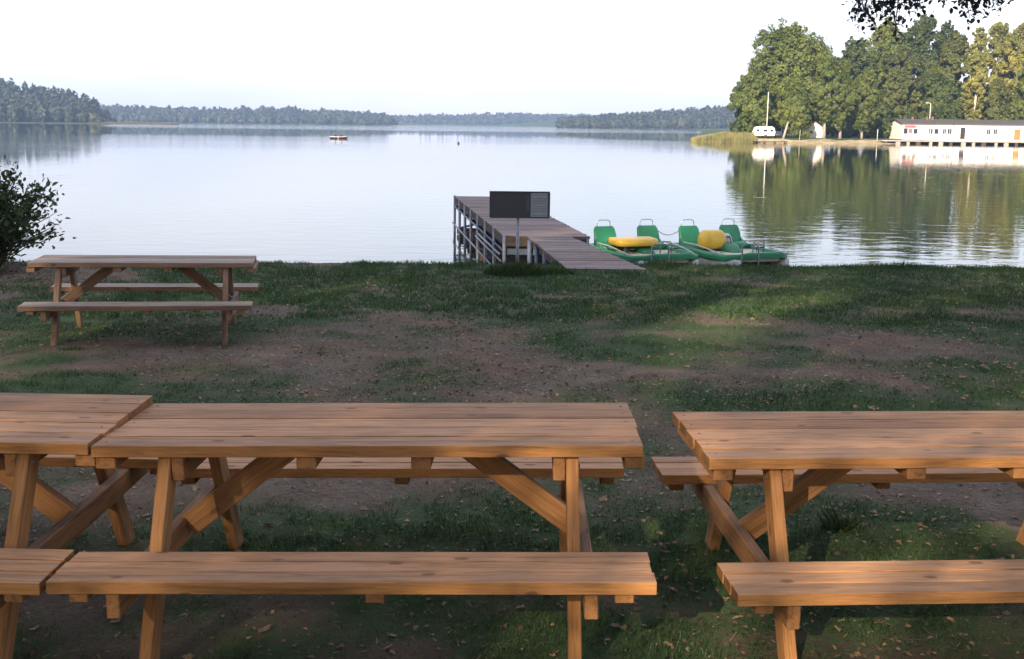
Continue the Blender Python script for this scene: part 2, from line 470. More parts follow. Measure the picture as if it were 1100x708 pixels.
w = MB(); w.add([(-2600, 17.0, ZW), (2600, 17.0, ZW), (2600, 2600, ZW), (-2600, 2600, ZW)], [(0, 1, 2, 3)])
lake = w.build('lake_water', M['water']); tag(lake, kind='structure')

# ------------------------------------------------------------------ picnic tables
TW, BDZ, BO, BW = .714, .336, .815, .298
def picnic_table(label, x, y, z, yaw, tx=0, ty=0, L=2.0, mats=None, nb=5, seed=1):
    random.seed(seed)
    wd, wf = mats or (M['wood'], M['wood_shaded'])
    root = empty('picnic_table', (x, y, z))
    # small tilts following the ground
    X_ = Vector((1, 0, tx)).normalized(); Y_ = Vector((0, 1, ty)); Y_ = (Y_ - X_ * Y_.dot(X_)).normalized(); Z_ = X_.cross(Y_)
    root.matrix_world = Matrix.Translation((x, y, z)) @ Matrix.Rotation(yaw, 4, 'Z') @ Matrix((X_, Y_, Z_)).transposed().to_4x4()
    tag(root, label, 'picnic table', 'wooden picnic tables on the lake shore')
    a = L / 2
    H = .75
    # tabletop of long boards
    m = MB(True); bwid = TW / nb
    for i in range(nb):
        yy = -TW / 2 + bwid * (i + .5)
        dx = random.uniform(-.004, .004); dz = random.uniform(-.0012, .0012)
        m.box((dx, yy, H - .0215 + dz), (L, bwid - .0105, .043), Matrix.Rotation(random.uniform(-.0008, .0008), 3, 'Z'), .0018)
    top = m.build('tabletop', [wd, M['end_shaded']], root)
    for xx in (-.965, -.22, .21, .965):
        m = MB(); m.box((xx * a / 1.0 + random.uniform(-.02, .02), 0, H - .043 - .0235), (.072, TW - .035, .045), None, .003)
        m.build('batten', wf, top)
    for i in range(nb):
        for xx in (-.965, .965):
            m = MB(); q0 = (xx * a, -TW / 2 + bwid * (i + .5) + random.uniform(-.02, .02), H - .004)
            m.tube([q0, (q0[0], q0[1], H + .0006)], .0048, 8); m.build('screw', M['black'], top)
    # benches
    for s in (-1, 1):
        m = MB(True); bb = BW / 3; zt = H - BDZ
        for i in range(3):
            yy = s * (BO - bb * (i + .5))
            m.box((random.uniform(-.004, .004), yy, zt - .0215 + random.uniform(-.001, .001)), (L, bb - .009, .043), None, .0018)
        st = m.build('seat', [wd, M['end_shaded']], root)
        for xx in (-.90, .08, .90) if s < 0 else (-.93, .02, .93):
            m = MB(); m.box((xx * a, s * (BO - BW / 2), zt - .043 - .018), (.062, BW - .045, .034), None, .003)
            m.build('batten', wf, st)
    lz = H - .043
    for sx in (-1, 1):
        xl = sx * .745 * a
        for sy in (-1, 1):
            m = MB()
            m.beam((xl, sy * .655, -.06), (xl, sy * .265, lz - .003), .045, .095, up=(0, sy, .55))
            lg_ = m.build('leg', wf if sy > 0 else wd, root)  # far legs get the pine with shade in its colour, near legs the plain
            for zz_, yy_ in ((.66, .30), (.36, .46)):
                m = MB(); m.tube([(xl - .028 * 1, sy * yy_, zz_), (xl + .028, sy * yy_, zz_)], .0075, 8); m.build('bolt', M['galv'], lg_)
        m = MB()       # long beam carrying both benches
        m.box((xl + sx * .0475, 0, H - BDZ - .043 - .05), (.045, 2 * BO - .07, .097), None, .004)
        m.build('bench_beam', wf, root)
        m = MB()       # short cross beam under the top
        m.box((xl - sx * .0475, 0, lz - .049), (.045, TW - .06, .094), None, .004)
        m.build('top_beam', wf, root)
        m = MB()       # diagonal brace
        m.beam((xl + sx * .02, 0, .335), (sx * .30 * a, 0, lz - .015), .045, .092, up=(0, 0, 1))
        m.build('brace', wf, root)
    return root
picnic_table('brown wooden picnic table in the middle of the front row, its whole length in view', -.504, 4.353, 0, -.0144, .0165, -.016, 2.0, seed=3)
picnic_table('brown picnic table cut off by the left edge, butted against the middle one', -2.5178, 4.4155, .0056, -.0287, 0, .0194, 2.0, seed=8)
picnic_table('brown picnic table cut off by the right edge, only its left end in view', 1.713, 4.500, -.0499, .0598, 0, 0, 2.0, seed=14)
picnic_table('greyer weathered picnic table farther off near the shrub at the water', -3.4847, 10.877, -.1444, .175, -.0126, -.0101, 2.0, mats=(M['wood_grey'], M['wood_grey']), seed=21)

# ------------------------------------------------------------------ jetty
DZ = -.235
jt = empty('jetty', (0, 17.5, DZ))
tag(jt, 'long wooden plank jetty on steel posts with wider far platform', 'jetty')
def jp(x, y, z=DZ): return (x, y - 17.5, z - DZ)
def deck(poly_l, poly_r, n, name, parent):
    """planks across from the left line to the right line"""
    m = MB()
    for i in range(n):
        u0, u1 = i / n, (i + .95) / n
        la = Vector(poly_l[0]).lerp(Vector(poly_l[1]), u0); lb = Vector(poly_l[0]).lerp(Vector(poly_l[1]), u1)
        ra = Vector(poly_r[0]).lerp(Vector(poly_r[1]), u0); rb = Vector(poly_r[0]).lerp(Vector(poly_r[1]), u1)
        e = random.uniform(-.02, .02); zz = random.uniform(-.004, .004)
        off = (random.uniform(0, 50), random.uniform(0, 50), 0)
        vs = []; g = []
        for z in (DZ - .04 + zz, DZ + zz):
            for q in (la, ra, rb, lb):
                xx = q.x + (e if q in (ra, rb) else -e * .5)
                vs.append(jp(xx, q.y, z)); g.append((q.x + off[0], q.y + off[1], z))
        m.add(vs, [(0, 3, 2, 1), (4, 5, 6, 7), (0, 1, 5, 4), (1, 2, 6, 5), (2, 3, 7, 6), (3, 0, 4, 7)], g)
    return m.build(name, M['deck'], parent)
PL0, PL1 = (-.18, 22.4), (-1.77, 34.6)
PR0, PR1 = (1.50, 22.4), (-.05, 34.6)
deck((PL0, PL1), (PR0, PR1), 84, 'platform_deck', jt)
deck(((.82, 17.3), (.27, 22.37)), ((2.03, 17.3), (1.12, 22.37)), 37, 'walkway_deck', jt)
def lerp2(a, b, t): return (a[0] + (b[0] - a[0]) * t, a[1] + (b[1] - a[1]) * t)
for (A, B, ww) in ((PL0, PL1, .05), (PR0, PR1, .05), ((.86, 17.5), (.33, 22.4), .05), ((1.93, 17.5), (1.06, 22.4), .05), ((.3, 22.4), (-.9, 34.6), .05)):
    m = MB(); sgn = 1 if A[0] < .9 else -1
    m.beam(jp(A[0] + .04 * sgn, A[1], DZ - .125), jp(B[0] + .04 * sgn, B[1], DZ - .125), ww, .16, bev=.004)
    m.build('edge_beam', M['pile_wood'], jt)
m = MB(); m.box(jp(.66, 22.42, DZ - .125), (1.60, .05, .16), None, .004); m.build('edge_beam', M['pile_wood'], jt)
m = MB(); m.box(jp(-.90, 34.56, DZ - .125), (1.62, .05, .16), None, .004); m.build('edge_beam', M['pile_wood'], jt)
NP = 8
for side, (A, B) in enumerate(((PL0, PL1), (PR0, PR1))):
    for i in range(NP):
        t_ = i / (NP - 1) if side == 0 else (i + .0) / (NP - 1)
        q = lerp2(A, B, t_); sx = .012 if side == 0 else -.05
        m = MB(); m.tube([jp(q[0] + sx, q[1] + .03, ZW - 1.6), jp(q[0] + sx, q[1] + .03, DZ + (.02 if side == 0 else -.04))], .038, 10)
        m.build('post', M['galv'], jt)
for i in range(NP):       # cross ties and braces under the platform
    t_ = i / (NP - 1); a = lerp2(PL0, PL1, t_); b = lerp2(PR0, PR1, t_)
    m = MB(); m.beam(jp(a[0], a[1] + .09, DZ - .32), jp(b[0], b[1] + .09, DZ - .32), .05, .12, bev=.003); m.build('cross_tie', M['steel_blue'], jt)
    if i % 2 == 0:
        m = MB(); m.beam(jp(a[0], a[1] + .14, ZW + .25), jp(b[0], b[1] + .14, DZ - .35), .03, .06, bev=.002); m.build('cross_brace', M['steel_blue'], jt)
for z0, ta, tb, ox in ((DZ - .30, 0, 1, .0), (-.74, 0, .42, -.05), (-1.02, .05, 1, -.05), (-.60, .0, .35, -.08)):
    a = lerp2(PL0, PL1, ta); b = lerp2(PL0, PL1, tb)
    m = MB(); m.tube([jp(a[0] + ox, a[1], z0), jp(b[0] + ox, b[1], z0)], .022, 8); m.build('side_rail', M['galv'] if ox else M['steel_blue'], jt)
for i in range(11):       # low dark cross beams just over the water
    t_ = (i + .3) / 11; a = lerp2(PL0, PL1, t_); b = lerp2(PR0, PR1, t_)
    m = MB(); m.beam(jp(a[0] + .02, a[1], ZW + .10), jp(b[0] - .02, b[1], ZW + .10), .10, .17, bev=.004); m.build('low_beam', M['pile_wood'], jt)
for i in range(6):
    t_ = i / 5
    for A, B in (((.95, 17.7), (.32, 22.1)), ((1.85, 17.7), (1.02, 22.1))):
        q = lerp2(A, B, t_)
        m = MB(); m.tube([jp(q[0], q[1], ZW - 1.4), jp(q[0], q[1], DZ - .05)], .045, 9); m.build('post', M['steel_blue'], jt)
    a = lerp2((.95, 17.7), (.32, 22.1), t_); b = lerp2((1.85, 17.7), (1.02, 22.1), t_)
    m = MB(); m.beam(jp(a[0], a[1] + .08, DZ - .27), jp(b[0], b[1] + .08, DZ - .27), .05, .12, bev=.003); m.build('cross_tie', M['steel_blue'], jt)
    if i % 2 == 0:
        m = MB(); m.beam(jp(a[0], a[1] + .1, DZ - .8), jp(b[0], b[1] + .1, DZ - .3), .03, .06, bev=.002); m.build('cross_brace', M['steel_blue'], jt)

# ------------------------------------------------------------------ information board
sx, sy = .068, 16.8
ib = empty('information_board', (sx, sy, ht(sx, sy)), .02)
tag(ib, 'dark rectangular notice board on a single thin post in front of the jetty', 'sign')
zb = .56 - ht(sx, sy)
m = MB(); m.tube([(0, .03, -.3), (0, .03, zb + .05)], .024, 12); m.build('post', M['galv'], ib)
cx = .022
m = MB(); m.box((cx, 0, zb + .19), (.86, .022, .385), None, .004); bo = m.build('board', M['sign_dark'], ib)
m = MB()
m.box((cx, -.004, zb + .19 + .190), (.876, .034, .016), None, .003); m.box((cx - .43, -.004, zb + .19), (.016, .034, .364), None, .003)
m.box((cx + .43, -.004, zb + .19), (.026, .034, .364), None, .003); m.build('frame', M['sign_frame'], ib)
m = MB(); m.box((cx + .285, -.0145, zb + .193), (.245, .004, .345), None, .001); pp = m.build('notice_sheet', M['sign_paper'], ib)
m = MB()
for r in range(13):
    yy = zb + .193 + .145 - r * .0245
    x0 = cx + .285 - .105
    while x0 < cx + .385:
        l = random.uniform(.012, .04); l = min(l, cx + .39 - x0)
        if r not in (1, 6, 11): m.box((x0 + l / 2, -.0172, yy), (l, .001, .008), None, 0)
        x0 += l + .009
m.build('print', M['sign_ink'], pp)
m = MB(); m.box((cx + .12, -.0145, zb + .215), (.035, .004, .23), None, .001); m.build('label_strip', plain('faded_strip', (.075, .08, .10), .5, 0, .5, 30), ib)

# ------------------------------------------------------------------ pedal boats
def loft(m, secs, mi=0, close=True, smooth=True):
    """secs: list of rings (same count), closed loops, capped ends"""
    n = len(secs[0]); vs = [p for s in secs for p in s]; fs = []
    for i in range(len(secs) - 1):
        for k in range(n):
            fs.append((i * n + k, i * n + (k + 1) % n, (i + 1) * n + (k + 1) % n, (i + 1) * n + k))
    if close:
        fs.append(tuple(range(n - 1, -1, -1))); fs.append(tuple((len(secs) - 1) * n + k for k in range(n)))
    m.add(vs, fs, None, mi, smooth)
def rrect(cx, cz, w, h, y, r=.3, n=5):
    """rounded rectangle ring in xz plane at y"""
    r = min(w, h) * r; out = []
    for qx, qz, a0 in ((1, 1, 0), (-1, 1, 90), (-1, -1, 180), (1, -1, 270)):
        for k in range(n):
            a = R(a0 + 90 * k / (n - 1))
            out.append((cx + qx * (w / 2 - r) + r * math.cos(a), y, cz + qz * (h / 2 - r) + r * math.sin(a)))
    return out
def pedal_boat(label, x, y, yaw, variant):
    """local +y = bow (towards the bank); z = 0 at the water"""
    b = empty('pedal_boat', (x, y, ZW), yaw)
    tag(b, label, 'pedal boat', 'pedal boats moored beside the jetty')
    for s in (-1, 1):                                   # floats
        m = MB(); secs = []
        for yy, ww, hh, zc in ((-1.32, .34, .30, .16), (-1.25, .42, .46, .13), (-.4, .46, .52, .12), (.6, .46, .52, .12), (1.1, .38, .46, .15), (1.38, .22, .32, .22), (1.46, .10, .18, .27)):
            secs.append(rrect(s * .57, zc + .10, ww, hh, yy, .3))
        loft(m, secs); m.build('float', M['hull'], b)
    # moulded green deck rim, rising at the sides
    def rim(yy, w, z0, z1, inner=.13):
        return w, z0, z1
    m = MB()
    outl = [(-1.40, .74), (-1.2, .84), (-.3, .86), (.7, .86), (1.15, .78), (1.42, .60), (1.52, .42)]
    zs = [.54, .56, .55, .53, .53, .56, .60]
    # outer band as a loft around: ring path (port then starboard)
    path = [(-w_, y_, z_) for (y_, w_), z_ in zip(outl, zs)] + [(w_, y_, z_) for (y_, w_), z_ in reversed(list(zip(outl, zs)))]
    n = len(path); vs = []
    cyy = .05
    for (px_, py_, pz_) in path:
        ix, iy = px_ * .86, (py_ - cyy) * .93 + cyy
        vs += [(px_, py_, pz_ - .10), (px_ * 1.01, py_ + .0, pz_ - .02), (px_ * .985, py_, pz_ + .02), (ix, iy, pz_ + .02), (ix * .98, iy, pz_ - .10)]
    fs = []
    for i in range(n):
        j = (i + 1) % n
        for k in range(4):
            fs.append((i * 5 + k, j * 5 + k, j * 5 + k + 1, i * 5 + k + 1))
    m.add(vs, fs, None, 0, True)
    m.build('deck_rim', M['green'], b)
    m = MB()                                            # floor
    fl = [(px_ * .86, (py_ - cyy) * .93 + cyy, .50) for (px_, py_, pz_) in path]
    m.add(fl + [(p[0], p[1], .42) for p in fl], [tuple(range(n - 1, -1, -1)), tuple(range(n, 2 * n))] + [(i, (i + 1) % n, n + (i + 1) % n, n + i) for i in range(n)])
    m.build('floor', M['cream'], b)
    m = MB(); m.box((0, -.35, .36), (.9, 1.9, .10), None, .02); m.box((0, .95, .36), (.8, .4, .10), None, .02); m.build('cross_structure', M['black'], b)
    for s in (-1, 1):                                   # seats
        m = MB(); secs = []
        sxx = s * .525
        for zz, ww, yo, th in ((.46, .50, -.66, .12), (.60, .53, -.72, .11), (.80, .53, -.79, .09), (.93, .50, -.85, .08), (.99, .42, -.87, .06)):
            secs.append([(p[0], p[1], zz) for p in [(sxx + q[0], yo + q[2], zz) for q in rrect(0, 0, ww, th, 0, .45)]])
        loft(m, secs); 
        secs = []
        for yy, ww, hh, zc in ((-.70, .50, .14, .58), (-.45, .52, .16, .56), (-.28, .48, .12, .55)):
            secs.append(rrect(sxx, zc, ww, hh, yy, .45))
        loft(m, secs)
        for e in (-1, 1):                               # side bolsters
            loft(m, [rrect(sxx + e * .235, zc, .07, hh, yy, .45) for yy, zc, hh in ((-.78, .66, .18), (-.62, .60, .14), (-.40, .55, .10))])
        st = m.build('seat', M['green'], b)
        m = MB(); pts = [(sxx - .17, -.86, .90)]
        for k in range(9):
            a = math.pi * k / 8
            pts.append((sxx - .155 * math.cos(a) ** 1 if False else sxx - .16 * math.copysign(abs(math.cos(a)) ** .45, math.cos(a)), -.89, 1.02 + .11 * math.sin(a) ** .6))
        pts.append((sxx + .17, -.86, .90))
        m.tube(pts, .012, 8); m.build('hoop', M['chrome'], st)
        m = MB()                                        # pedals and crank
        m.tube([(sxx - .18, .38, .50), (sxx - .02, .38, .50), (sxx - .02, .38, .60), (sxx + .02, .38, .60), (sxx + .02, .38, .50), (sxx + .18, .38, .50)], .012, 6)
        m.box((sxx - .12, .38, .60), (.10, .07, .025), None, .005); m.box((sxx + .12, .38, .44), (.10, .07, .025), None, .005)
        m.build('pedals', M['black'], b)
    # centre console between the seats
    m = MB(); loft(m, [rrect(0, .52, .34, .20, -.7, .35), rrect(0, .56, .38, .30, -.35, .35), rrect(0, .54, .36, .26, .15, .35), rrect(0, .46, .26, .14, .45, .35)]); m.build('console', M['green_dark'], b)
    if variant == 0:
        m = MB(); loft(m, [rrect(.22, .73, .92, .14, -.32, .4), rrect(.22, .74, 1.0, .17, -.10, .4), rrect(.22, .73, 1.0, .16, .25, .4), rrect(.22, .72, .84, .12, .36, .4)])
        m.build('engine_cover', M['yellow'], b)
    else:
        m = MB(); secs = []
        for zz, ww, dd in ((.55, .54, .42), (.62, .60, .50), (.80, .58, .46), (.90, .50, .36), (.945, .40, .24)):
            secs.append([(.30 + q[0], -.18 + q[2], zz) for q in rrect(0, 0, ww, dd, 0, .34)])
        loft(m, secs); m.build('engine_cover', M['yellow'], b)
        m = MB(); secs = []
        for zz, ww, dd in ((.52, .34, .3), (.68, .36, .3), (.80, .3, .24), (.86, .18, .12)):
            secs.append([(-.06 + q[0], -.25 + q[2], zz) for q in rrect(0, 0, ww, dd, 0, .48)])
        loft(m, secs); m.build('fairing', M['hull'], b)
    m = MB(); m.tube([(-.05, .1, .6), (-.05, .02, .78), (-.05, -.10, .80)], .013, 8); m.box((-.05, -.12, .80), (.16, .025, .025), None, .006); m.build('steering_lever', M['black'], b)
    for s in (-1, 1):                                   # long side grab rails
        m = MB(); m.tube([(s * .80, -.62, .50), (s * .79, -.55, .66), (s * .79, .2, .64), (s * .76, .95, .56), (s * .76, 1.0, .49)], .016, 8); m.build('side_rail', M['hull'], b)
    for q, hx in enumerate((.10, .40)):                 # boarding hoop at the bow
        m = MB(); m.tube([(hx - .13, 1.36, .30), (hx - .13, 1.40, .80), (hx - .09, 1.40, .86), (hx + .09, 1.40, .86), (hx + .13, 1.40, .80), (hx + .13, 1.36, .30)], .012, 8)
        if q == 0: m.build('bow_hoop', M['galv'], b)
    return b
pedal_boat('green pedal boat nearest the jetty with flat yellow cover before its seats', 2.80, 25.0, math.pi + .33, 0)
pedal_boat('green pedal boat farther from the jetty with tall rounded yellow cover', 4.75, 25.4, math.pi + .36, 1)
# chain between the two boats
m = MB(); pts = []
for k in range(11):
    u = k / 10; pts.append((3.23 + .56 * u, 26.15 - .1 * u, -.40 - .13 * math.sin(math.pi * u)))
m.tube(pts, .012, 6); ch = m.build('mooring_chain', M['galv']); tag(ch, 'thin chain slung between the seats of the two green pedal boats', 'chain')
# mooring ladder of pipe at the bank
for lab, (px_, d_) in (('bent pipe mooring hoop by the bow of the pedal boat nearest the jetty', (709, 19.4)), ('bent pipe mooring hoop by the bow of the pedal boat farther from the jetty', (806, 19.7))):
    x0 = X(px_, d_); g0 = ht(x0, d_); zt = Z(px_, 261, d_)
    rt = empty('mooring_hoop', (x0, d_, g0)); tag(rt, lab, 'mooring hoop', 'pipe hoops on the bank')
    m = MB(); hh = zt - g0
    m.tube([(-.14, 0, -.3), (-.14, 0, hh - .05), (-.10, 0, hh), (.10, 0, hh), (.14, 0, hh - .05), (.14, 0, -.3)], .015, 8); m.build('hoop', M['galv'], rt)
    m = MB(); m.tube([(-.14, 0, hh * .55), (.14, 0, hh * .55)], .012, 8); m.build('rung', M['galv'], rt)

# ------------------------------------------------------------------ vegetation helpers
def leaf_quads(P, N, size, rng, asp=1.5):
    """rhombic leaves: P (n,3) centres, N (n,3) normals, size (n,)"""
    n = len(P)
    N = N / np.linalg.norm(N, axis=1, keepdims=True)
    r = rng.normal(size=(n, 3)); U = np.cross(N, r); U /= np.linalg.norm(U, axis=1, keepdims=True); W = np.cross(N, U)
    s = size[:, None]
    bend = N * s * .18
    V = np.stack([P - U * s * asp * .5, P - W * s * .5 + bend, P + U * s * asp * .5, P + W * s * .5 + bend], 1).reshape(-1, 3)
    F = np.arange(4 * n).reshape(n, 4)
    return V, F

def crown_leaves(lobes, n, leaf, rng, droop=0.0):
    L = np.array(lobes); sub = []
    for c in L:
        nb_ = 9; dd_ = rng.normal(size=(nb_, 3)); dd_ /= np.linalg.norm(dd_, axis=1, keepdims=True)
        cc = c[:3] + dd_ * c[3:6] * rng.uniform(.45, 1.12, (nb_, 1)); rr_ = rng.uniform(.22, .50, (nb_, 1)) * c[3:6]
        sub.append(np.concatenate([cc, rr_ * np.array([1, 1, 1])], 1))
    L = np.concatenate(sub); wgt = L[:, 3] * L[:, 5]; wgt = wgt / wgt.sum()
    k = rng.choice(len(L), n, p=wgt)
    d = rng.normal(size=(n, 3)); d /= np.linalg.norm(d, axis=1, keepdims=True)
    r = 1 - np.abs(rng.normal(0, .30, n)) + np.where(rng.random(n) < .22, rng.random(n) * .45, 0)
    P = L[k, :3] + d * r[:, None] * L[k, 3:6]
    # gaps: carve with noise
    keep = fbm(P[:, 0] * 1.1 / (leaf * 4) + P[:, 2] * .7, P[:, 2] / (leaf * 4) + P[:, 1] * .5, 77, 2) > .2
    P = P[keep]; d = d[keep]
    N = d * .7 + rng.normal(0, .45, d.shape); N[:, 2] += .15
    out_ = P.copy(); out_[:, 2] -= np.mean(L[:, 2]); out_ /= (np.linalg.norm(out_, axis=1, keepdims=True) + 1e-6); N = N + out_ * .6
    if droop: N[:, 2] *= (1 - droop)
    s = leaf * rng.uniform(.6, 1.35, len(P))
    return leaf_quads(P, N, s, rng)

ENV = {'round': lambda t: np.sqrt(np.clip(1 - (2 * t - .85) ** 2 / 1.32, .02, 1)),
       'cone': lambda t: np.minimum(1, t * 4 + .35) * (1 - t) ** .62 + .05,
       'oval': lambda t: np.sin(np.clip(t * .93 + .06, 0, 1) * math.pi) ** .55,
       'birch': lambda t: np.minimum(1, t * 2.5 + .3) * (1 - t * .85) ** .5}
def tree(label, x, y, z, h, hw, kind='round', mat='leaf_mid', bk='bark', seed=1, leaf=.42, n=12000, base=.12, K=34, group=None, name='broadleaf_tree', lean=0.0, hd=None):
    rng = np.random.default_rng(seed); random.seed(seed)
    rt = empty(name, (x, y, z)); tag(rt, label, 'tree', group)
    env = ENV[kind]; lobes = []; hd = hd or hw
    cb = h * base
    for i in range(K):
        t_ = (i + rng.random()) / K
        R_ = float(env(np.array(t_))); a = rng.random() * 2 * math.pi
        rr = R_ * (rng.random() ** .6) * .84
        lr = hw * rng.uniform(.15, .30) * (.6 + .4 * R_)
        lobes.append((rr * hw * math.cos(a) + lean * t_ * h, rr * hd * math.sin(a), cb + (h - cb) * (t_ * .93 + .02) - lr * .1, lr, lr * hd / hw, lr * rng.uniform(.9, 1.35)))
    V, F = crown_leaves(lobes, n, leaf, rng)
    cr = np_mesh('crown', V, F, M[mat], rt)
    m = MB()
    tr = max(.12, h * (.017 if bk != 'birch' else .0085))
    pts = []; rad = []
    for k in range(7):
        u = k / 6; pts.append((lean * u * h * .8 + .02 * h * math.sin(u * 5 + seed) * u, .015 * h * math.cos(u * 4 + seed) * u, -.3 + u * h * .86)); rad.append(tr * (1 - .82 * u) * (1.35 if k == 0 else 1))
    m.tube(pts, rad, 9)
    for i in rng.choice(len(lobes), min(9, len(lobes)), replace=False):
        lb = lobes[i]; u = max(.12, min(.8, (lb[2] / h - .18))); j = u * 6; p0 = Vector(pts[int(j)]).lerp(Vector(pts[min(6, int(j) + 1)]), j % 1)
        c = Vector(lb[:3]); mid = p0.lerp(c, .5) + Vector((0, 0, -.02 * h))
        m.tube([p0, mid, c], [tr * .42, tr * .28, tr * .1], 6)
    m.build('trunk', M[bk], rt)
    return rt

# ------------------------------------------------------------------ trees on the right bank
GT = 'trees on the far right bank'
TS = [ # px, top row, halfwidth px, d, kind, leaf, bark, base, label
 (836, 31, 54, 268, 'round', 'leaf_mid', 'bark', .10, 'tall broad rounded green tree at the left end of the wooded bank'),
 (800, 74, 24, 254, 'round', 'leaf_light', 'bark', .03, 'light green lower tree at the tip of the wooded bank above the reeds'),
 (846, 84, 21, 250, 'cone', 'leaf_light', 'bark_pale', .12, 'small light green pointed tree in front of the broad rounded tree'),
 (878, 60, 20, 250, 'oval', 'leaf_light', 'bark_pale', .22, 'light green upright tree beside the small white hut'),
 (895, 66, 17, 251, 'cone', 'leaf_mid', 'bark_pale', .14, 'mid green pointed tree just right of the white hut'),
 (918, 78, 19, 254, 'oval', 'leaf_mid', 'bark_pale', .14, 'mid green tree with two pale stems, left of the white building'),
 (903, 47, 30, 284, 'round', 'leaf_dark', 'bark', .10, 'dark green tree behind the pointed trees near the hut'),
 (936, 27, 35, 290, 'round', 'leaf_mid', 'bark', .10, 'tall green tree behind the left end of the white building'),
 (975, 17, 30, 296, 'round', 'leaf_dark', 'bark', .10, 'tallest dark green tree in the middle of the bank'),
 (957, 54, 24, 272, 'oval', 'leaf_olive', 'bark', .08, 'olive green tree over the left end of the white building roof'),
 (1000, 24, 19, 304, 'oval', 'leaf_dark', 'bark', .10, 'narrow bluish green treetop showing right of the tallest tree'),
 (990, 76, 24, 274, 'round', 'leaf_dark', 'bark', .05, 'low dark tree behind the lamp post and the white building'),
 (1008, 36, 25, 284, 'round', 'leaf_olive', 'bark', .08, 'yellowish olive tree between the dark trees and the birch'),
 (1034, 30, 18, 268, 'birch', 'leaf_yellow', 'birch', .12, 'pale birch with white trunk rising behind the white building'),
 (1056, 26, 25, 282, 'oval', 'leaf_yellow', 'birch', .10, 'yellow green tall tree right of the pale birch'),
 (1080, 25, 25, 276, 'oval', 'leaf_yellow', 'birch', .10, 'yellowest tall tree near the right edge of the photo'),
 (1095, 60, 22, 266, 'round', 'leaf_light', 'bark', .08, 'bright green lower tree at the right edge behind the orange door'),
 (1117, 26, 24, 280, 'round', 'leaf_yellow', 'bark', .08, 'tall yellow green tree cut off by the right edge of the photo'),
 (1024, 92, 20, 276, 'round', 'leaf_dark', 'bark', .03, 'low dark tree behind the black door of the white building'),
 (1058, 86, 20, 272, 'round', 'leaf_olive', 'bark', .03, 'low olive tree behind the right half of the white building'),
 (936, 98, 20, 272, 'round', 'leaf_dark', 'bark', .03, 'low dark tree in the gap left of the white building'),
 (862, 92, 22, 278, 'round', 'leaf_dark', 'bark', .03, 'dark low tree filling the gap behind the white hut'),
 (820, 96, 20, 272, 'round', 'leaf_mid', 'bark', .02, 'low green tree behind the white caravan'),
 (905, 104, 18, 276, 'round', 'leaf_dark', 'bark', .02, 'dark low tree between the pale trunks right of the hut'),
]
for i, (px_, top, hwp, d, kind, lf, bk, base, lab) in enumerate(TS):
    x = X(px_, d); z0 = ht(x, d); zt = Z(px_, top, d); hw = hwp / F_PX * d
    n = int(15000 + 950 * hwp)
    tree(lab, x, d, z0, zt - z0, hw, kind, lf, bk, 100 + i, leaf=.40 if lf != 'leaf_yellow' else .35, n=n, base=base, K=120 if hwp > 25 else 84, group=GT, hd=hw * .8)

# dark understorey bushes at the foot of the trees
US = [(888, 128, 9, 264), (930, 132, 9, 262), (942, 126, 8, 262), (858, 140, 5, 250), (848, 139, 4, 249), (784, 128, 7, 252), (795, 126, 8, 254), (903, 134, 8, 262), (872, 134, 7, 268), (1065, 112, 12, 268), (1005, 110, 14, 268), (966, 112, 12, 268), (1085, 112, 12, 268)]
for i, (px_, top, hwp, d) in enumerate(US):
    x = X(px_, d); z0 = ht(x, d); h = Z(px_, top, d) - z0; hw = hwp / F_PX * d
    rng = np.random.default_rng(500 + i)
    rt = empty('bush', (x, d, z0)); tag(rt, 'dark green bush at the foot of the far right bank trees', 'bush', 'bushes under the far right bank trees')
    lob = [(rng.uniform(-.6, .6) * hw, rng.uniform(-.6, .6) * hw, h * rng.uniform(.2, .75), hw * .5, hw * .5, h * .28) for _ in range(9)]
    V, F = crown_leaves(lob, 1800, .34, rng); np_mesh('crown', V, F, M['leaf_dark' if i % 3 else 'leaf_mid'], rt)
    m = MB(); m.tube([(0, 0, -.2), (.1, 0, h * .5)], [.09, .03], 6); m.build('trunk', M['bark'], rt)

# reeds
def blades(P, h, wdt, rng, lean=.25):
    n = len(P); a = rng.random(n) * 2 * math.pi
    W = np.stack([np.cos(a), np.sin(a), np.zeros(n)], 1) * wdt[:, None] * .5
    b = rng.random(n) * 2 * math.pi; l = lean * h * rng.random(n)
    T = np.stack([np.cos(b) * l, np.sin(b) * l, h], 1)
    mid = P + T * np.array([.35, .35, .55])
    V = np.stack([P - W, P + W, mid + W * .8, P + T, mid - W * .8], 1).reshape(-1, 3)
    F = np.arange(5 * n).reshape(n, 5)
    return V, F
rng = np.random.default_rng(5)
n = 9000
rx = rng.uniform(37.5, 50.5, n); ry = 241.5 + rng.random(n) * 7
P = np.stack([rx, ry, np.maximum(height(rx, ry), ZW - .1)], 1)
V, F = blades(P, rng.uniform(.7, 1.55, n) * np.interp(rx, [36.5, 39, 50], [.55, 1, .9]), np.full(n, .07), rng)
o = np_mesh('reeds', V, F, M['reed']); tag(o, 'yellow reed bed at the tip of the right bank', 'reeds', kind='stuff')
n = 5000
rx = rng.uniform(-330, -262, n); ry = rng.uniform(904, 914, n)
P = np.stack([rx, ry, np.maximum(height(rx, ry), ZW)], 1)
V, F = blades(P, rng.uniform(.5, 1.2, n), np.full(n, .3), rng)
o = np_mesh('reeds', V, F, leaves('dull_reeds', (.10, .09, .05), (.14, .12, .06), (.16, .15, .08), .2, .1)); tag(o, 'thin reed spit at the foot of the left headland', 'reeds', kind='stuff')

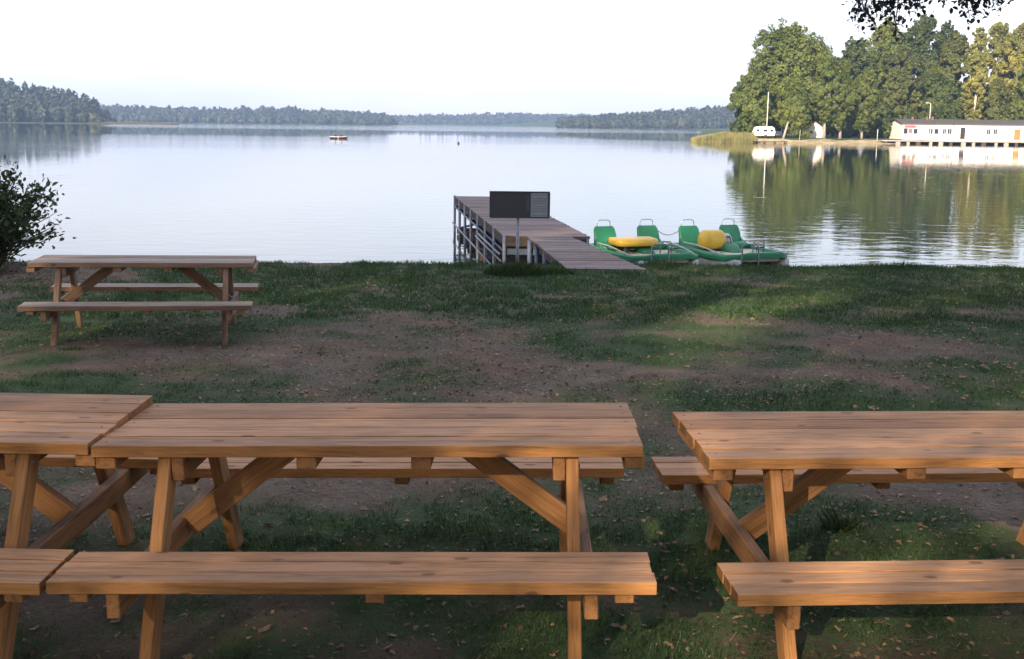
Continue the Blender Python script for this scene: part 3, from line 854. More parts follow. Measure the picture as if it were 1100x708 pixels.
# ------------------------------------------------------------------ far woods
_ico = {}
def ico(sub):
    if sub not in _ico:
        bm = bmesh.new(); bmesh.ops.create_icosphere(bm, subdivisions=sub, radius=1.0)
        _ico[sub] = (np.array([v.co[:] for v in bm.verts]), np.array([[v.index for v in f.verts] for f in bm.faces])); bm.free()
    return _ico[sub]
def forest(name, label, pts, leaf, per, seed):
    """pts: list of (x, y, top z, half width, crown height); leaf clumps on and in each crown"""
    rng = np.random.default_rng(seed); VV = []; FF = []; b = 0
    v0, f0 = ico(2)
    for (x, y, zt, hw, ch) in pts:
        # core
        nz = 1 + .22 * rng.normal(size=len(v0)).clip(-1.6, 1.6)
        v = v0 * nz[:, None] * np.array([hw * .86, hw * .86, ch * .5 * .92]) + np.array([x, y, zt - ch * .5])
        q = np.concatenate([f0, f0[:, 2:3]], 1)
        core_f = f0
        d = rng.normal(size=(per, 3)); d /= np.linalg.norm(d, axis=1, keepdims=True)
        r = 1 - np.abs(rng.normal(0, .1, per)) + .12 * rng.random(per)
        P = d * r[:, None] * np.array([hw, hw, ch * .5]) + np.array([x, y, zt - ch * .5])
        s = leaf * rng.uniform(.6, 1.4, per)
        N = d + rng.normal(0, .5, d.shape)
        U = np.cross(N, rng.normal(size=N.shape)); U /= np.linalg.norm(U, axis=1, keepdims=True)
        W = np.cross(N, U); W /= np.linalg.norm(W, axis=1, keepdims=True)
        lv = np.stack([P - U * s[:, None], P + U * s[:, None] * .6 + W * s[:, None] * .8, P + U * s[:, None] * .4 - W * s[:, None] * .9], 1).reshape(-1, 3)
        VV += [v, lv]; FF += [core_f + b, np.arange(len(lv)).reshape(-1, 3) + b + len(v)]; b += len(v) + len(lv)
    o = np_mesh(name, np.concatenate(VV), np.concatenate(FF), M['far_wood'])
    tag(o, label, 'woodland', kind='stuff'); return o
def skyline(pxs, rows, d0, d1, rows_n, wpx, seed, ext=None, low=.0):
    """crowns whose tops follow the photographed skyline when seen from the shore"""
    rng = np.random.default_rng(seed); out = []
    for r in range(rows_n):
        u = r / max(1, rows_n - 1)
        d = d0 + (d1 - d0) * u
        px_ = pxs[0] - (0 if ext is None else ext)
        while px_ < pxs[-1]:
            hw = wpx * rng.uniform(.75, 1.4) / F_PX * d
            zt = Z(px_, np.interp(px_, pxs, rows), d)
            x = X(px_, d); yy = d + rng.uniform(-10, 10)
            g = ht(x, yy)
            full = max(3.5, zt - ZW)
            f = (.50 + .50 * u) * rng.uniform(.90, 1.03)
            z1 = ZW + full * f
            out.append((x, yy, z1, hw, min(max(6., full * .9), full * f + 1.5)))
            px_ += wpx * rng.uniform(.9, 1.5)
    return out
pts = skyline([0, 20, 40, 60, 80, 92, 100, 106, 112, 119], [86, 88, 93, 93, 99, 101, 103, 107, 116, 127], 912, 1010, 6, 5.0, 1, ext=160)
forest('wooded_headland', 'dark wooded headland closing the left side of the lake', pts, 1.6, 130, 2)
pts = skyline([108, 150, 200, 240, 250, 262, 275, 287, 300, 312, 330, 348, 380, 405, 418, 423], [113, 113, 115, 116, 117, 114, 118, 113, 117, 112, 118, 117, 119, 121, 123, 129], 1612, 1740, 5, 3.6, 3)
forest('far_woods', 'blue grey wooded shore across the lake behind the rowing boat', pts, 2.2, 60, 4)
pts = skyline([400, 430, 470, 495, 520, 560, 600, 650, 690], [125, 124, 122.5, 123.5, 121.5, 121, 122, 123, 124], 2290, 2460, 5, 3.4, 5)
forest('far_woods', 'palest wooded shore at the far end of the lake', pts, 3.0, 40, 6)
pts = skyline([600, 640, 660, 680, 710, 740, 760, 800], [126, 124, 121.5, 120, 117.5, 115, 114.5, 113], 1262, 1400, 6, 4.2, 7)
forest('far_woods', 'greener wooded shore running up to the right bank trees', pts, 2.0, 80, 8)

# ------------------------------------------------------------------ white lakeside building
BY = 254.0
bx0, bx1 = X(960, BY), X(1097.5, BY); bz = ZW + .75; be = Z(1030, 133.2, BY); BD = 9.2
bl = empty('lakeside_building', (bx0, BY, bz)); tag(bl, 'long low white building with dark roof on the right bank', 'building')
L_ = bx1 - bx0; hE = be - bz
m = MB()
m.box((L_ / 2, BD / 2, hE / 2), (L_, BD, hE), None, 0)
m.prism([(0, 0), (1, 0), (1, 1)], 0, 0.01) if False else None
m.add([(.003, .0, hE), (.003, BD, hE), (.003, BD / 2, hE + .72), (L_ - .003, 0, hE), (L_ - .003, BD, hE), (L_ - .003, BD / 2, hE + .72)], [(0, 2, 1), (3, 4, 5)])
m.build('wall', M['plank_wall'], bl)
m = MB()
for s0, s1 in ((-.55, BD / 2), (BD + .55, BD / 2)):
    za = hE - .12; zb_ = hE + .82; t_ = .16
    ys2 = sorted((s0, s1))
    def zz(yv): return za + (zb_ - za) * (1 - abs(yv - BD / 2) / (BD / 2 + .55))
    a0, a1 = s0, s1
    vs = []
    for xx in (-.35, L_ + .35):
        vs += [(xx, a0, zz(a0)), (xx, a1, zz(a1)), (xx, a1, zz(a1) + t_), (xx, a0, zz(a0) + t_)]
    m.add(vs, [(0, 1, 2, 3), (7, 6, 5, 4), (0, 4, 5, 1), (3, 2, 6, 7), (0, 3, 7, 4), (1, 5, 6, 2)])
roof = m.build('roof', M['roof_dark'], bl)
for xx in (3.4, 6.6, 7.8):
    m = MB(); m.box((xx, BD * .42, hE + 1.05), (.45, .45, .8), None, .02); m.box((xx, BD * .42, hE + 1.48), (.6, .6, .08), None, .02); m.build('chimney', M['roof_red'], roof)
def win(px0, px1, r0, r1, name='window', fill='glass', bars=1, sill=True):
    x0 = X(px0, BY) - bx0; x1 = X(px1, BY) - bx0; z1 = Z((px0 + px1) / 2, r0, BY) - bz; z0 = max(.02, Z((px0 + px1) / 2, r1, BY) - bz)
    m = MB(); fr = .07
    m.box(((x0 + x1) / 2, -.02, z1 - fr / 2), (x1 - x0, .08, fr)); m.box(((x0 + x1) / 2, -.02, z0 + fr / 2), (x1 - x0, .08, fr))
    m.box((x0 + fr / 2, -.02, (z0 + z1) / 2), (fr, .08, z1 - z0 - 2 * fr)); m.box((x1 - fr / 2, -.02, (z0 + z1) / 2), (fr, .08, z1 - z0 - 2 * fr))
    for b_ in range(bars):
        xx = x0 + (x1 - x0) * (b_ + 1) / (bars + 1); m.box((xx, -.025, (z0 + z1) / 2), (.05, .06, z1 - z0 - 2 * fr))
    f = m.build(name, M['trim_white'] if name == 'window' else M[fill], bl)
    m = MB(); m.box(((x0 + x1) / 2, -.012, (z0 + z1) / 2), (x1 - x0 - 2 * fr, .03, z1 - z0 - 2 * fr)); m.build('pane' if name == 'window' else 'door_leaf', M[fill], f)
    if name == 'door':
        m = MB(); m.tube([(x1 - .2, -.05, 1.0), (x1 - .2, -.12, 1.0), (x1 - .32, -.12, 1.0)], .025, 6); m.build('handle', M['galv'], f)
win(961.5, 966.5, 137.3, 143.8, bars=0); win(972, 977, 138, 143.8, bars=0)
win(988, 993, 138, 144); win(994, 999, 138, 144, bars=0); win(1003, 1007, 138, 144); win(1008, 1013, 138, 144)
win(1049.5, 1054, 138.3, 144.3); win(1056.5, 1061, 138.3, 144.3)
win(1022, 1027, 137, 149, 'door', 'black', 0); win(1079, 1085.5, 138.8, 150, 'door', 'door_orange', 0)
m = MB(); m.box((X(968.5, BY) - bx0, -.05, Z(968, 136, BY) - bz), (2.5, .06, .55), None, .01); m.box((X(969, BY) - bx0, -.04, Z(968, 140.5, BY) - bz), (.9, .04, .9), None, .01); m.build('banner', M['red_paint'], bl)
m = MB(); m.box((X(1014.5, BY) - bx0, -.05, hE / 2), (.12, .1, hE - .05)); m.build('downpipe', M['galv'], bl)
m = MB(); m.box((X(1097, BY) - bx0 - .25, -.04, hE / 2), (.25, .06, hE - .1)); m.build('corner_board', M['door_orange'], bl)
# wall behind: end windows
m = MB(); m.box((-.02, 3.2, 1.7), (.06, 1.0, 1.0)); m.build('shutter', M['trim_white'], bl)

# quay
qy0, qy1 = 247.6, 253.7; qx0 = X(940, qy0); qx1 = X(1140, qy0)
qz = bz + .02
q = empty('quay', (qx0, qy0, qz)); tag(q, 'low landing stage along the water before the white building', 'quay')
m = MB(); m.box(((qx1 - qx0) / 2, (qy1 - qy0) / 2, -.12), (qx1 - qx0, qy1 - qy0, .24), None, .02); m.build('deck', M['concrete'], q)
xx = X(944, qy0)
k = 0
while xx < qx1 - 1:
    m = MB(); m.box((xx - qx0, .35, -.75), (.95 if k % 2 else .6, .45, 1.05), None, .02); m.build('pier', M['concrete'] if k % 3 else M['pile_wood'], q); xx += 2.15 + .5 * (k % 3 == 0); k += 1
# mooring bollards / posts on quay
for i, px_ in enumerate((934.5, 990)):
    m = MB(); m.tube([(0, 0, -.6), (0, 0, 2.3)], .05, 8); o = m.build('thin_post', M['trim_white'], None, (X(px_, 249), 249.0, bz)); tag(o, ('thin pale post on the bank just left of the white building', 'thin pale post on the landing stage before the grid windows')[i], 'post')

# lamp post behind the building
lx, ly = X(988.5, 266), 266.0; lz0 = ht(lx, ly)
lp = empty('lamp_post', (lx, ly, lz0)); tag(lp, 'grey lamp post with short arm above the roof of the white building', 'lamp post')
lt = Z(988, 111.5, ly) - lz0
m = MB(); m.tube([(0, 0, -.2), (0, 0, lt - .5), (-.1, -.1, lt - .1), (-.5, -.3, lt)], [.10, .08, .07, .06], 8); m.build('pole', M['trim_white'], lp)
m = MB(); loft(m, [[(p[1] - .4, p[0] * 1 - .3, p[2]) for p in rrect(0, lt, .3, .12, yv, .4)] for yv in (0, -.4, -.9)]); m.build('lamp_head', M['trim_white'], lp)

# small white hut between trees
hx, hy = X(868, 257), 257.0; hz = ht(hx, hy) - .1
hut = empty('hut', (hx, hy, hz)); tag(hut, 'small white gabled hut between the pointed trees', 'hut')
m = MB(); m.prism([(-2.2, 0), (2.2, 0), (2.2, 2.7), (0, 4.1), (-2.2, 2.7)], 0, 5.0); m.build('wall', M['white_wall'], hut)
m = MB()
for s in (-1, 1):
    m.add([(s * 2.6, -.3, 2.5), (0, -.3, 4.16), (0, -.3, 4.32), (s * 2.6, -.3, 2.66), (s * 2.6, 5.3, 2.5), (0, 5.3, 4.16), (0, 5.3, 4.32), (s * 2.6, 5.3, 2.66)],
          [(0, 1, 2, 3), (7, 6, 5, 4), (0, 4, 5, 1), (3, 2, 6, 7), (0, 3, 7, 4)])
m.build('roof', M['roof_red'], hut)
m = MB(); m.box((.9, -.02, 1.0), (.9, .06, 2.0), None, .01); m.build('door', M['trim_white'], hut); hut.scale = (.8, .8, .85)
m = MB(); m.box((-1.0, -.02, 1.5), (.8, .06, .8), None, .01); m.build('window', M['glass'], hut)

# white caravan
cx_, cy_ = X(814, 248), 248.0; cz_ = ht(cx_, cy_)
cv = empty('caravan', (cx_, cy_, cz_), .05); tag(cv, 'small white caravan parked at the water edge under the trees', 'caravan')
m = MB(); secs = []
prof = [(-2.1, .45), (-2.2, 1.3), (-1.8, 2.25), (-1.2, 2.4), (1.5, 2.4), (2.0, 2.1), (2.25, 1.2), (2.1, .45)]
m.prism(prof, -.95, .95); m.build('body', M['white_wall'], cv)
for xx, ww in ((-1.5, .55), (.1, .9), (1.45, .6)):
    m = MB(); m.box((xx, -.955, 1.55), (ww, .03, .5), None, .01); m.build('window', M['glass'], cv)
m = MB(); m.box((-.75, -.955, 1.3), (.55, .025, 1.6), None, .01); m.build('door', M['trim_white'], cv)
m = MB(); m.box((0, -.957, .62), (4.1, .02, .10), None, 0); m.build('stripe', M['dark_car'], cv)
for s in (-1, 1):
    m = MB(); m.tube([(.2, s * .98 - s * .16, .33), (.2, s * .98, .33)], .33, 16); m.build('wheel', M['tyre'], cv)
m = MB(); m.tube([(-2.1, 0, .5), (-3.1, 0, .5)], .05, 6); m.tube([(-3.0, 0, .5), (-3.0, 0, 0)], .04, 6); m.build('tow_bar', M['galv'], cv)
# dark car beside it
kx, ky = X(830.5, 249.5), 249.5; kz = ht(kx, ky)
car = empty('parked_car', (kx, ky, kz), 1.25); tag(car, 'dark car parked right beside the white caravan', 'car')
m = MB(); secs = []
for xx, ww, zb0, zt0 in ((-2.05, 1.5, .4, .8), (-1.9, 1.66, .28, .92), (-.9, 1.74, .25, .98), (.6, 1.74, .25, .98), (1.7, 1.66, .28, .86), (2.0, 1.45, .38, .68)):
    secs.append([(xx, q[0], q[2]) for q in rrect(0, (zb0 + zt0) / 2, ww, zt0 - zb0, 0, .25)])
loft(m, secs); m.build('body', M['dark_car'], car)
m = MB(); secs = []
for zz_, x0, x1, ww in ((.92, -1.75, 1.0, 1.6), (1.2, -1.55, .55, 1.45), (1.45, -1.2, .1, 1.2)):
    secs.append([(x0, -ww / 2, zz_), (x1, -ww / 2, zz_), (x1, ww / 2, zz_), (x0, ww / 2, zz_)])
loft(m, secs, smooth=False); m.build('cabin', M['glass'], car)
for xx in (-1.3, 1.25):
    for s in (-1, 1):
        m = MB(); m.tube([(xx, s * .70, .31), (xx, s * .88, .31)], .31, 16); m.build('wheel', M['tyre'], car)
for s in (-1, 1):
    m = MB(); m.box((1.98, s * .52, .62), (.06, .3, .12), None, .01); m.build('headlight', M['trim_white'], car)
# white mast
m = MB(); m.tube([(0, 0, -.3), (0, 0, Z(817, 100, 250) - ht(X(817, 250), 250))], [.10, .06], 8)
o = m.build('mast', M['trim_white'], None, (X(817, 250), 250, ht(X(817, 250), 250))); tag(o, 'slim white mast standing above the white caravan', 'mast')
# leaning pale dead trunk
lx0 = X(837, 247); m = MB(); m.tube([(0, 0, -.2), (.35, 0, 1.4), (.9, .1, 3.4)], [.30, .24, .14], 8)
o = m.build('tree_stump', M['bark_pale'], None, (lx0 - .4, 247, ht(lx0, 247))); tag(o, 'pale leaning bare trunk right of the dark car', 'tree trunk')
# thin stake at the shore
m = MB(); m.tube([(0, 0, -1), (.1, 0, 2.4)], .07, 7); o = m.build('stake', M['bark_pale'], None, (X(851, 245.5), 244.6, ZW + .3)); tag(o, 'short pale stake at the water edge left of the white hut', 'stake')
# small plank landing in front of the caravan
lg = empty('landing', (X(806, 243), 241.3, ZW + .30)); tag(lg, 'small dark plank landing at the water edge below the caravan', 'landing stage')
m = MB(); m.box((2.6, 0, 0), (7.0, 1.6, .14), None, .01); m.build('deck', M['pile_wood'], lg)
for xx in (-.6, 1.5, 3.6, 5.8):
    for yy in (-.6, .6):
        m = MB(); m.tube([(xx, yy, -1.4), (xx, yy, -.05)], .10, 7); m.build('post', M['pile_wood'], lg)

# ------------------------------------------------------------------ rowing boat with two people
rb = empty('rowing_boat', (X(364, 232), 232, ZW), -.06); tag(rb, 'small dark red and white rowing boat far out on the lake', 'rowing boat')
def hullring(xx, hw, z0, z1):
    return [(xx, -hw, z1), (xx, -hw * .8, (z0 + z1) / 2), (xx, -hw * .35, z0), (xx, hw * .35, z0), (xx, hw * .8, (z0 + z1) / 2), (xx, hw, z1), (xx, hw * .88, z1), (xx, hw * .3, z0 + .08), (xx, -hw * .3, z0 + .08), (xx, -hw * .88, z1)]
m = MB(); loft(m, [hullring(-1.7, .45, -.05, .36), hullring(-.9, .62, -.12, .32), (hullring(.2, .66, -.12, .32)), hullring(1.1, .48, -.08, .36), hullring(1.6, .22, .0, .43), hullring(1.8, .05, .2, .48)], smooth=False)
m.build('hull', M['red_boat'], rb)
m = MB()
for s in (-1, 1):
    m.tube([(-1.7, s * .45, .38), (-.9, s * .62, .345), (.2, s * .66, .345), (1.1, s * .48, .385), (1.6, s * .22, .45), (1.8, 0, .5)], .045, 6)
m.build('gunwale', M['trim_white'], rb)
for xx in (-.9, .5):
    m = MB(); m.box((xx, 0, .27), (.25, 1.1, .04), None, .005); m.build('thwart', M['trim_white'], rb)
def person_mat(name, cloth, legs):
    t = NT(name); tc = t.n('ShaderNodeTexCoord').outputs['Object']; sp = t.n('ShaderNodeSeparateXYZ'); t.link(tc, sp.inputs[0])
    c = t.mix(t.math('GREATER_THAN', sp.outputs[2], .47), cloth, (.35, .20, .14)); c = t.mix(t.math('LESS_THAN', sp.outputs[2], .06), c, legs)
    c = t.mix(t.math('GREATER_THAN', sp.outputs[2], .61), c, (.04, .03, .025))
    return t.surf(t.principled(c, .8))
def seated(label, x, face, cloth, legs, reach):
    js = [((0, 0, .02), .15), ((0, 0, .25), .135), ((0, 0, .42), .15), ((0.01, 0, .52), .06), ((.02, 0, .62), .095), ((.02, 0, .70), .085)]
    ed = [(0, 1), (1, 2), (2, 3), (3, 4), (4, 5)]
    for s in (-1, 1):
        b_ = len(js); js += [((0, s * .19, .42), .06), ((.12, s * .24, .22), .045), ((reach, s * .22, .20), .035), ((reach + .09, s * .21, .20), .03)]
        ed += [(2, b_), (b_, b_ + 1), (b_ + 1, b_ + 2), (b_ + 2, b_ + 3)]
        b_ = len(js); js += [((.10, s * .10, .0), .085), ((.42, s * .13, .10), .065), ((.62, s * .13, -.18), .045), ((.74, s * .13, -.20), .04)]
        ed += [(0, b_), (b_, b_ + 1), (b_ + 1, b_ + 2), (b_ + 2, b_ + 3)]
    me = bpy.data.meshes.new('person'); me.from_pydata([j[0] for j in js], ed, [])
    o = bpy.data.objects.new('person', me); C.objects.link(o)
    sk = o.modifiers.new('skin', 'SKIN'); 
    for v, j in zip(me.skin_vertices[0].data if me.skin_vertices else [], js): v.radius = (j[1], j[1])
    if not me.skin_vertices:
        ly_ = me.attributes
    me.skin_vertices[0].data[0].use_root = True
    o.modifiers.new('sub', 'SUBSURF').levels = 2; o.modifiers['sub'].render_levels = 2
    me.materials.append(person_mat('clothes_' + str(len(bpy.data.materials)), cloth, legs))
    q = rb.matrix_basis @ Vector((x, 0, .30)); o.location = q; o.rotation_euler = (0, 0, face - .06); o.scale = (1.1, 1.1, 1.1)
    tag(o, label, 'person')
    return o
try:
    seated('person in dark clothes rowing, seated left of the other in the rowing boat', -.72, 0.0, (.03, .03, .045), (.03, .03, .05), .38)
    seated('person in dark red top seated at the right in the rowing boat', .62, math.pi, (.10, .02, .035), (.04, .04, .05), .30)
except Exception as e:
    print('person failed', e)
for s in (-1, 1):
    m = MB(); m.tube([(-.35, s * .2, .52), (-.1, s * .62, .44), (.25, s * 1.5, .05)], .025, 6); m.box((.30, s * 1.62, .02), (.10, .35, .03), Matrix.Rotation(s * .35, 3, 'Z'), .005)
    m.build('oar', M['trim_white'], rb)
# tiny float
bu = empty('float_buoy', (X(491, 190), 190, ZW)); tag(bu, 'tiny dark float alone on the open water', 'buoy')
m = MB(); loft(m, [[(q_[0], q_[2], zz_) for q_ in rrect(0, 0, r_, r_, 0, .5)] for zz_, r_ in ((-.15, .18), (0, .34), (.15, .36), (.26, .2), (.30, .06))]); m.build('body', M['black'], bu)
m = MB(); m.tube([(0, 0, .28), (0, 0, .42)], .02, 6); m.build('eye', M['galv'], bu)

# ------------------------------------------------------------------ shrub at the left
def leaf6(P, N, T, s, rng):
    """oval folded leaves: P base, T direction, N normal"""
    n = len(P); T /= np.linalg.norm(T, axis=1, keepdims=True)
    B = np.cross(N, T); B /= np.linalg.norm(B, axis=1, keepdims=True); N2 = np.cross(T, B)
    s = s[:, None]
    up = N2 * s * .10
    V = np.stack([P, P + T * s * .35 + B * s * .30 + up, P + T * s * .75 + B * s * .24 + up - N2 * s * .05, P + T * s - N2 * s * .12, P + T * s * .75 - B * s * .24 + up - N2 * s * .05, P + T * s * .35 - B * s * .30 + up, P + T * s * .5 - N2 * s * .02], 1).reshape(-1, 3)
    i = np.arange(n)[:, None] * 7
    F = np.concatenate([i + np.array([[0, 1, 2, 6]]), i + np.array([[2, 3, 4, 6]]), i + np.array([[4, 5, 0, 6]])], 0)
    return V, F
rng = np.random.default_rng(12)
sbx, sby = -7.75, 16.6; sbz = ht(sbx, sby)
sh = empty('shrub', (sbx, sby, sbz)); tag(sh, 'leafy dark green shrub on the bank at the left edge behind the picnic table', 'shrub')
m = MB(); Pp = []; Tt = []; 
for k in range(270):
    a = rng.random() * 2 * math.pi; reach = (rng.random() ** .6) * 1.22; hz = (1.62 * math.sqrt(max(0, 1 - (reach / 1.62) ** 2)) * rng.uniform(.25, 1.0)) + .05
    end = Vector((math.cos(a) * reach, math.sin(a) * reach * .8, hz)); b0 = Vector((math.cos(a) * .12, math.sin(a) * .12, -.05))
    c1 = b0.lerp(end, .5) + Vector((0, 0, .18 * hz)); 
    pts = [b0, b0.lerp(c1, .6), c1, c1.lerp(end, .6), end]
    m.tube(pts, [.014, .011, .008, .006, .003], 5, cap=False)
    for j in range(28):
        u = rng.random() ** .6; q_ = (b0.lerp(c1, u * 2) if u < .5 else c1.lerp(end, u * 2 - 1)) + Vector(rng.normal(size=3)) * .06
        if u < .2: continue
        dd = (end - b0).normalized()
        v = Vector(rng.normal(size=3)) * .8 + dd + Vector((0, 0, .1)); v.normalize()
        Pp.append(q_[:]); Tt.append(v[:])
m.build('stems', M['bark'], sh)
Pp = np.array(Pp); Tt = np.array(Tt); NN = rng.normal(0, .45, Pp.shape) + np.array([0, 0, 1.0])
V, F = leaf6(Pp + Tt * .02, NN, Tt, rng.uniform(.055, .115, len(Pp)), rng)
np_mesh('foliage', V, F, M['leaf_bush'], sh, smooth=False)

# ------------------------------------------------------------------ overhanging tree, its low twigs reach into the view
rng = np.random.default_rng(33)
ox, oy = 10.2, 12.4; oz = ht(ox, oy)
ot = empty('overhanging_tree', (ox, oy, oz)); tag(ot, 'near tree out of frame whose dark leafy twigs hang in at the top right', 'tree')
Pp = []; Tt = []
m = MB()
m.tube([(0, 0, -.4), (.05, 0, 1.5), (-.05, .1, 3.5), (-.1, 0, 6), (0, 0, 9)], [.34, .27, .24, .19, .08], 12)
def world(px_, row, d):
    t_ = d; xx = X(px_, d); zz_ = HC - math.tan(PITCH + math.atan((row - 354 - (px_ - 550) * .01135) / F_PX)) * d
    return Vector((X(px_, d * math.cos(PITCH) + (HC - zz_) * math.sin(PITCH)) - ox, d - oy, zz_ - oz))
def twig(p0, p1, nl, spread, ls):
    p0 = Vector(p0); p1 = Vector(p1); mid = p0.lerp(p1, .5) + Vector(rng.normal(size=3)) * .05
    m.tube([p0, mid, p1], [.014, .009, .003], 5, cap=False)
    for j in range(nl):
        u = rng.uniform(.12, 1.05); q_ = p0.lerp(p1, u) + Vector(rng.normal(size=3)) * spread
        v = Vector(rng.normal(size=3)) + Vector((0, 0, -.5)); v.normalize(); Pp.append(q_[:]); Tt.append(v[:])
limbs = [((-.1, 0, 4.2), (-3.4, .2, 4.6), (-5.9, .6, 4.25)), ((-.1, 0, 5.2), (-3, 2.5, 6.4), (-4.8, 4.2, 6.2)), ((-.1, 0, 4.8), (-2.2, -3, 5.4), (-3.4, -5, 5.2)), ((0, 0, 5), (2.5, 1, 6.5), (4.5, 1.5, 6.8)), ((0, 0, 6), (.5, 3, 7.5), (1, 5, 7.6)), ((0, 0, 6), (.8, -2.5, 7.5), (1.2, -4.5, 7.4)), ((0, 0, 6.5), (-2, 1, 8.6), (-3.5, 1.4, 9.0)), ((-.05, 0, 4.5), (-2.5, -.4, 4.7), (-4.6, 0, 4.4))]
for L3 in limbs:
    m.tube(L3, [.12, .07, .025], 7)
# drooping twigs seen in the picture
for (pa, ra, pb, rb_, nl, sp) in ((925, -30, 918, 20, 30, .07), (935, -30, 930, 22, 34, .09), (945, -30, 944, 14, 30, .07), (952, -30, 951, 26, 24, .045), (956, -28, 957, 38, 14, .025), (965, -28, 966, 8, 40, .09), (975, -28, 976, 7, 44, .08), (983, -28, 981, 5, 24, .06), (922, -25, 926, 22, 20, .05),
                                  (1020, -25, 1011, -1, 16, .04), (1036, -25, 1034, 6, 30, .06), (1048, -28, 1046, 8, 34, .07), (1058, -28, 1056, 10, 34, .07), (1046, -20, 1038, 20, 16, .035), (1066, -28, 1064, 6, 22, .05), (1080, -25, 1079, -1, 16, .04)):
    dd = 13.0 + rng.uniform(-.25, .35)
    twig(world(pa, ra, dd), world(pb, rb_, dd), int(nl * 2.6), sp * 1.15, .07)
# body of the crown, all above the view
nC = 9000
Lb = [(p[0] + rng.uniform(-1, 1), p[1] + rng.uniform(-1, 1), p[2] + rng.uniform(.5, 1.6), rng.uniform(1.0, 1.7), rng.uniform(1.0, 1.7), rng.uniform(.5, .95)) for L3 in limbs for p in (L3[1], L3[2], L3[2])]
k = rng.choice(len(Lb), nC); LB = np.array(Lb)[k]; dd = rng.normal(size=(nC, 3)); dd /= np.linalg.norm(dd, axis=1, keepdims=True)
PC = LB[:, :3] + dd * LB[:, 3:6] * (rng.random((nC, 1)) ** .4)
PC = PC[PC[:, 2] > 4.6 + .1 * np.clip(PC[:, 1], 0, 9)]
TC = rng.normal(size=PC.shape)
allP = np.concatenate([np.array(Pp), PC]); allT = np.concatenate([np.array(Tt), TC]); sz = np.concatenate([rng.uniform(.04, .08, len(Pp)), rng.uniform(.12, .22, len(PC))])
NN = rng.normal(0, .6, allP.shape) + np.array([0, 0, 1.0])
V, F = leaf6(allP, NN, allT.copy(), sz, rng)
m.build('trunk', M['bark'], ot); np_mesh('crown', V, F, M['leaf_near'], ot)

# ------------------------------------------------------------------ trees behind the camera (they shade the shore)
sd = Vector((math.sin(SUN_AZ), math.cos(SUN_AZ), 0)).normalized()
for i, (lat, dist, h, hw, base) in enumerate(((-14, 15, 26, 7.5, .30), (-5, 17, 28, 7.5, .28), (4, 15, 26, 7.5, .30), (13, 17, 27, 7.5, .28), (22, 15, 25, 7.5, .25), (-23, 18, 26, 7.5, .25), (-9, 27, 31, 8.5, .22), (2, 28, 32, 8.5, .22), (12, 27, 31, 8.5, .22), (-20, 28, 30, 8.5, .22), (24, 28, 30, 8.5, .2), (-1.0, 10.5, 22, 6, .34), (5.5, 9.5, 21, 6, .34))):
    s_ = Vector((sd.y, -sd.x, 0)); p = sd * dist + s_ * lat
    tree('tall tree standing behind the viewer at the edge of the beach meadow', p.x, p.y, ht(p.x, p.y), h, hw, 'round', 'leaf_mid', 'bark', 700 + i, leaf=.30 if abs(lat) > 6 else .125, n=34000 if abs(lat) > 6 else (30000 if dist > 12 else 9500), base=base * .62 if dist > 12 else base, K=34, group='trees behind the viewer')

# ------------------------------------------------------------------ grass, litter, leaves
def scatter(n, ya, yb, rng, power=1.0):
    y = ya + (yb - ya) * rng.random(n) ** power; x = rng.uniform(-1, 1, n) * (.49 * y + .5); return x, y
rng = np.random.default_rng(90)
sets = []
for (n, ya, yb, h0, h1, wd) in ((150000, 3.5, 7.0, .012, .040, .0032), (120000, 7.0, 12.0, .015, .045, .005), (150000, 12.0, 19.2, .025, .075, .009)):
    x, y = scatter(n, ya, yb, rng); g = grassmask(x, y); cl = fbm(x * 6, y * 6, 99, 2)
    c2 = fbm(x * 17, y * 17, 199, 2)
    keep = (rng.random(n) < np.clip((g - .12) * 1.25 + (c2 - .5) * 1.3, .05, 1)) & (cl > .30 + .15 * rng.random(n))
    x, y = x[keep], y[keep]; k_ = len(x)
    z = height(x, y) - .004; ok = (z > ZW + .45) & ~((y > 17.15) & (x > .98 - (y - 16.9) * .108 - .12) & (x < 2.08 - (y - 16.9) * .175)); x, y, z = x[ok], y[ok], z[ok]; k_ = len(x)
    lush = (.45 + .7 * fbm(x * 1.4, y * 1.4, 55, 2)) * (.55 + .6 * g[keep][ok])
    sets.append((np.stack([x, y, z], 1), rng.uniform(h0, h1, k_) * lush, np.full(k_, wd) * rng.uniform(.6, 1.3, k_)))
V, F = blades(np.concatenate([s[0] for s in sets]), np.concatenate([s[1] for s in sets]), np.concatenate([s[2] for s in sets]), rng, .9)
o = np_mesh('grass', V, F, M['grass']); tag(o, 'short patchy trodden grass of the beach meadow', 'grass', kind='stuff')
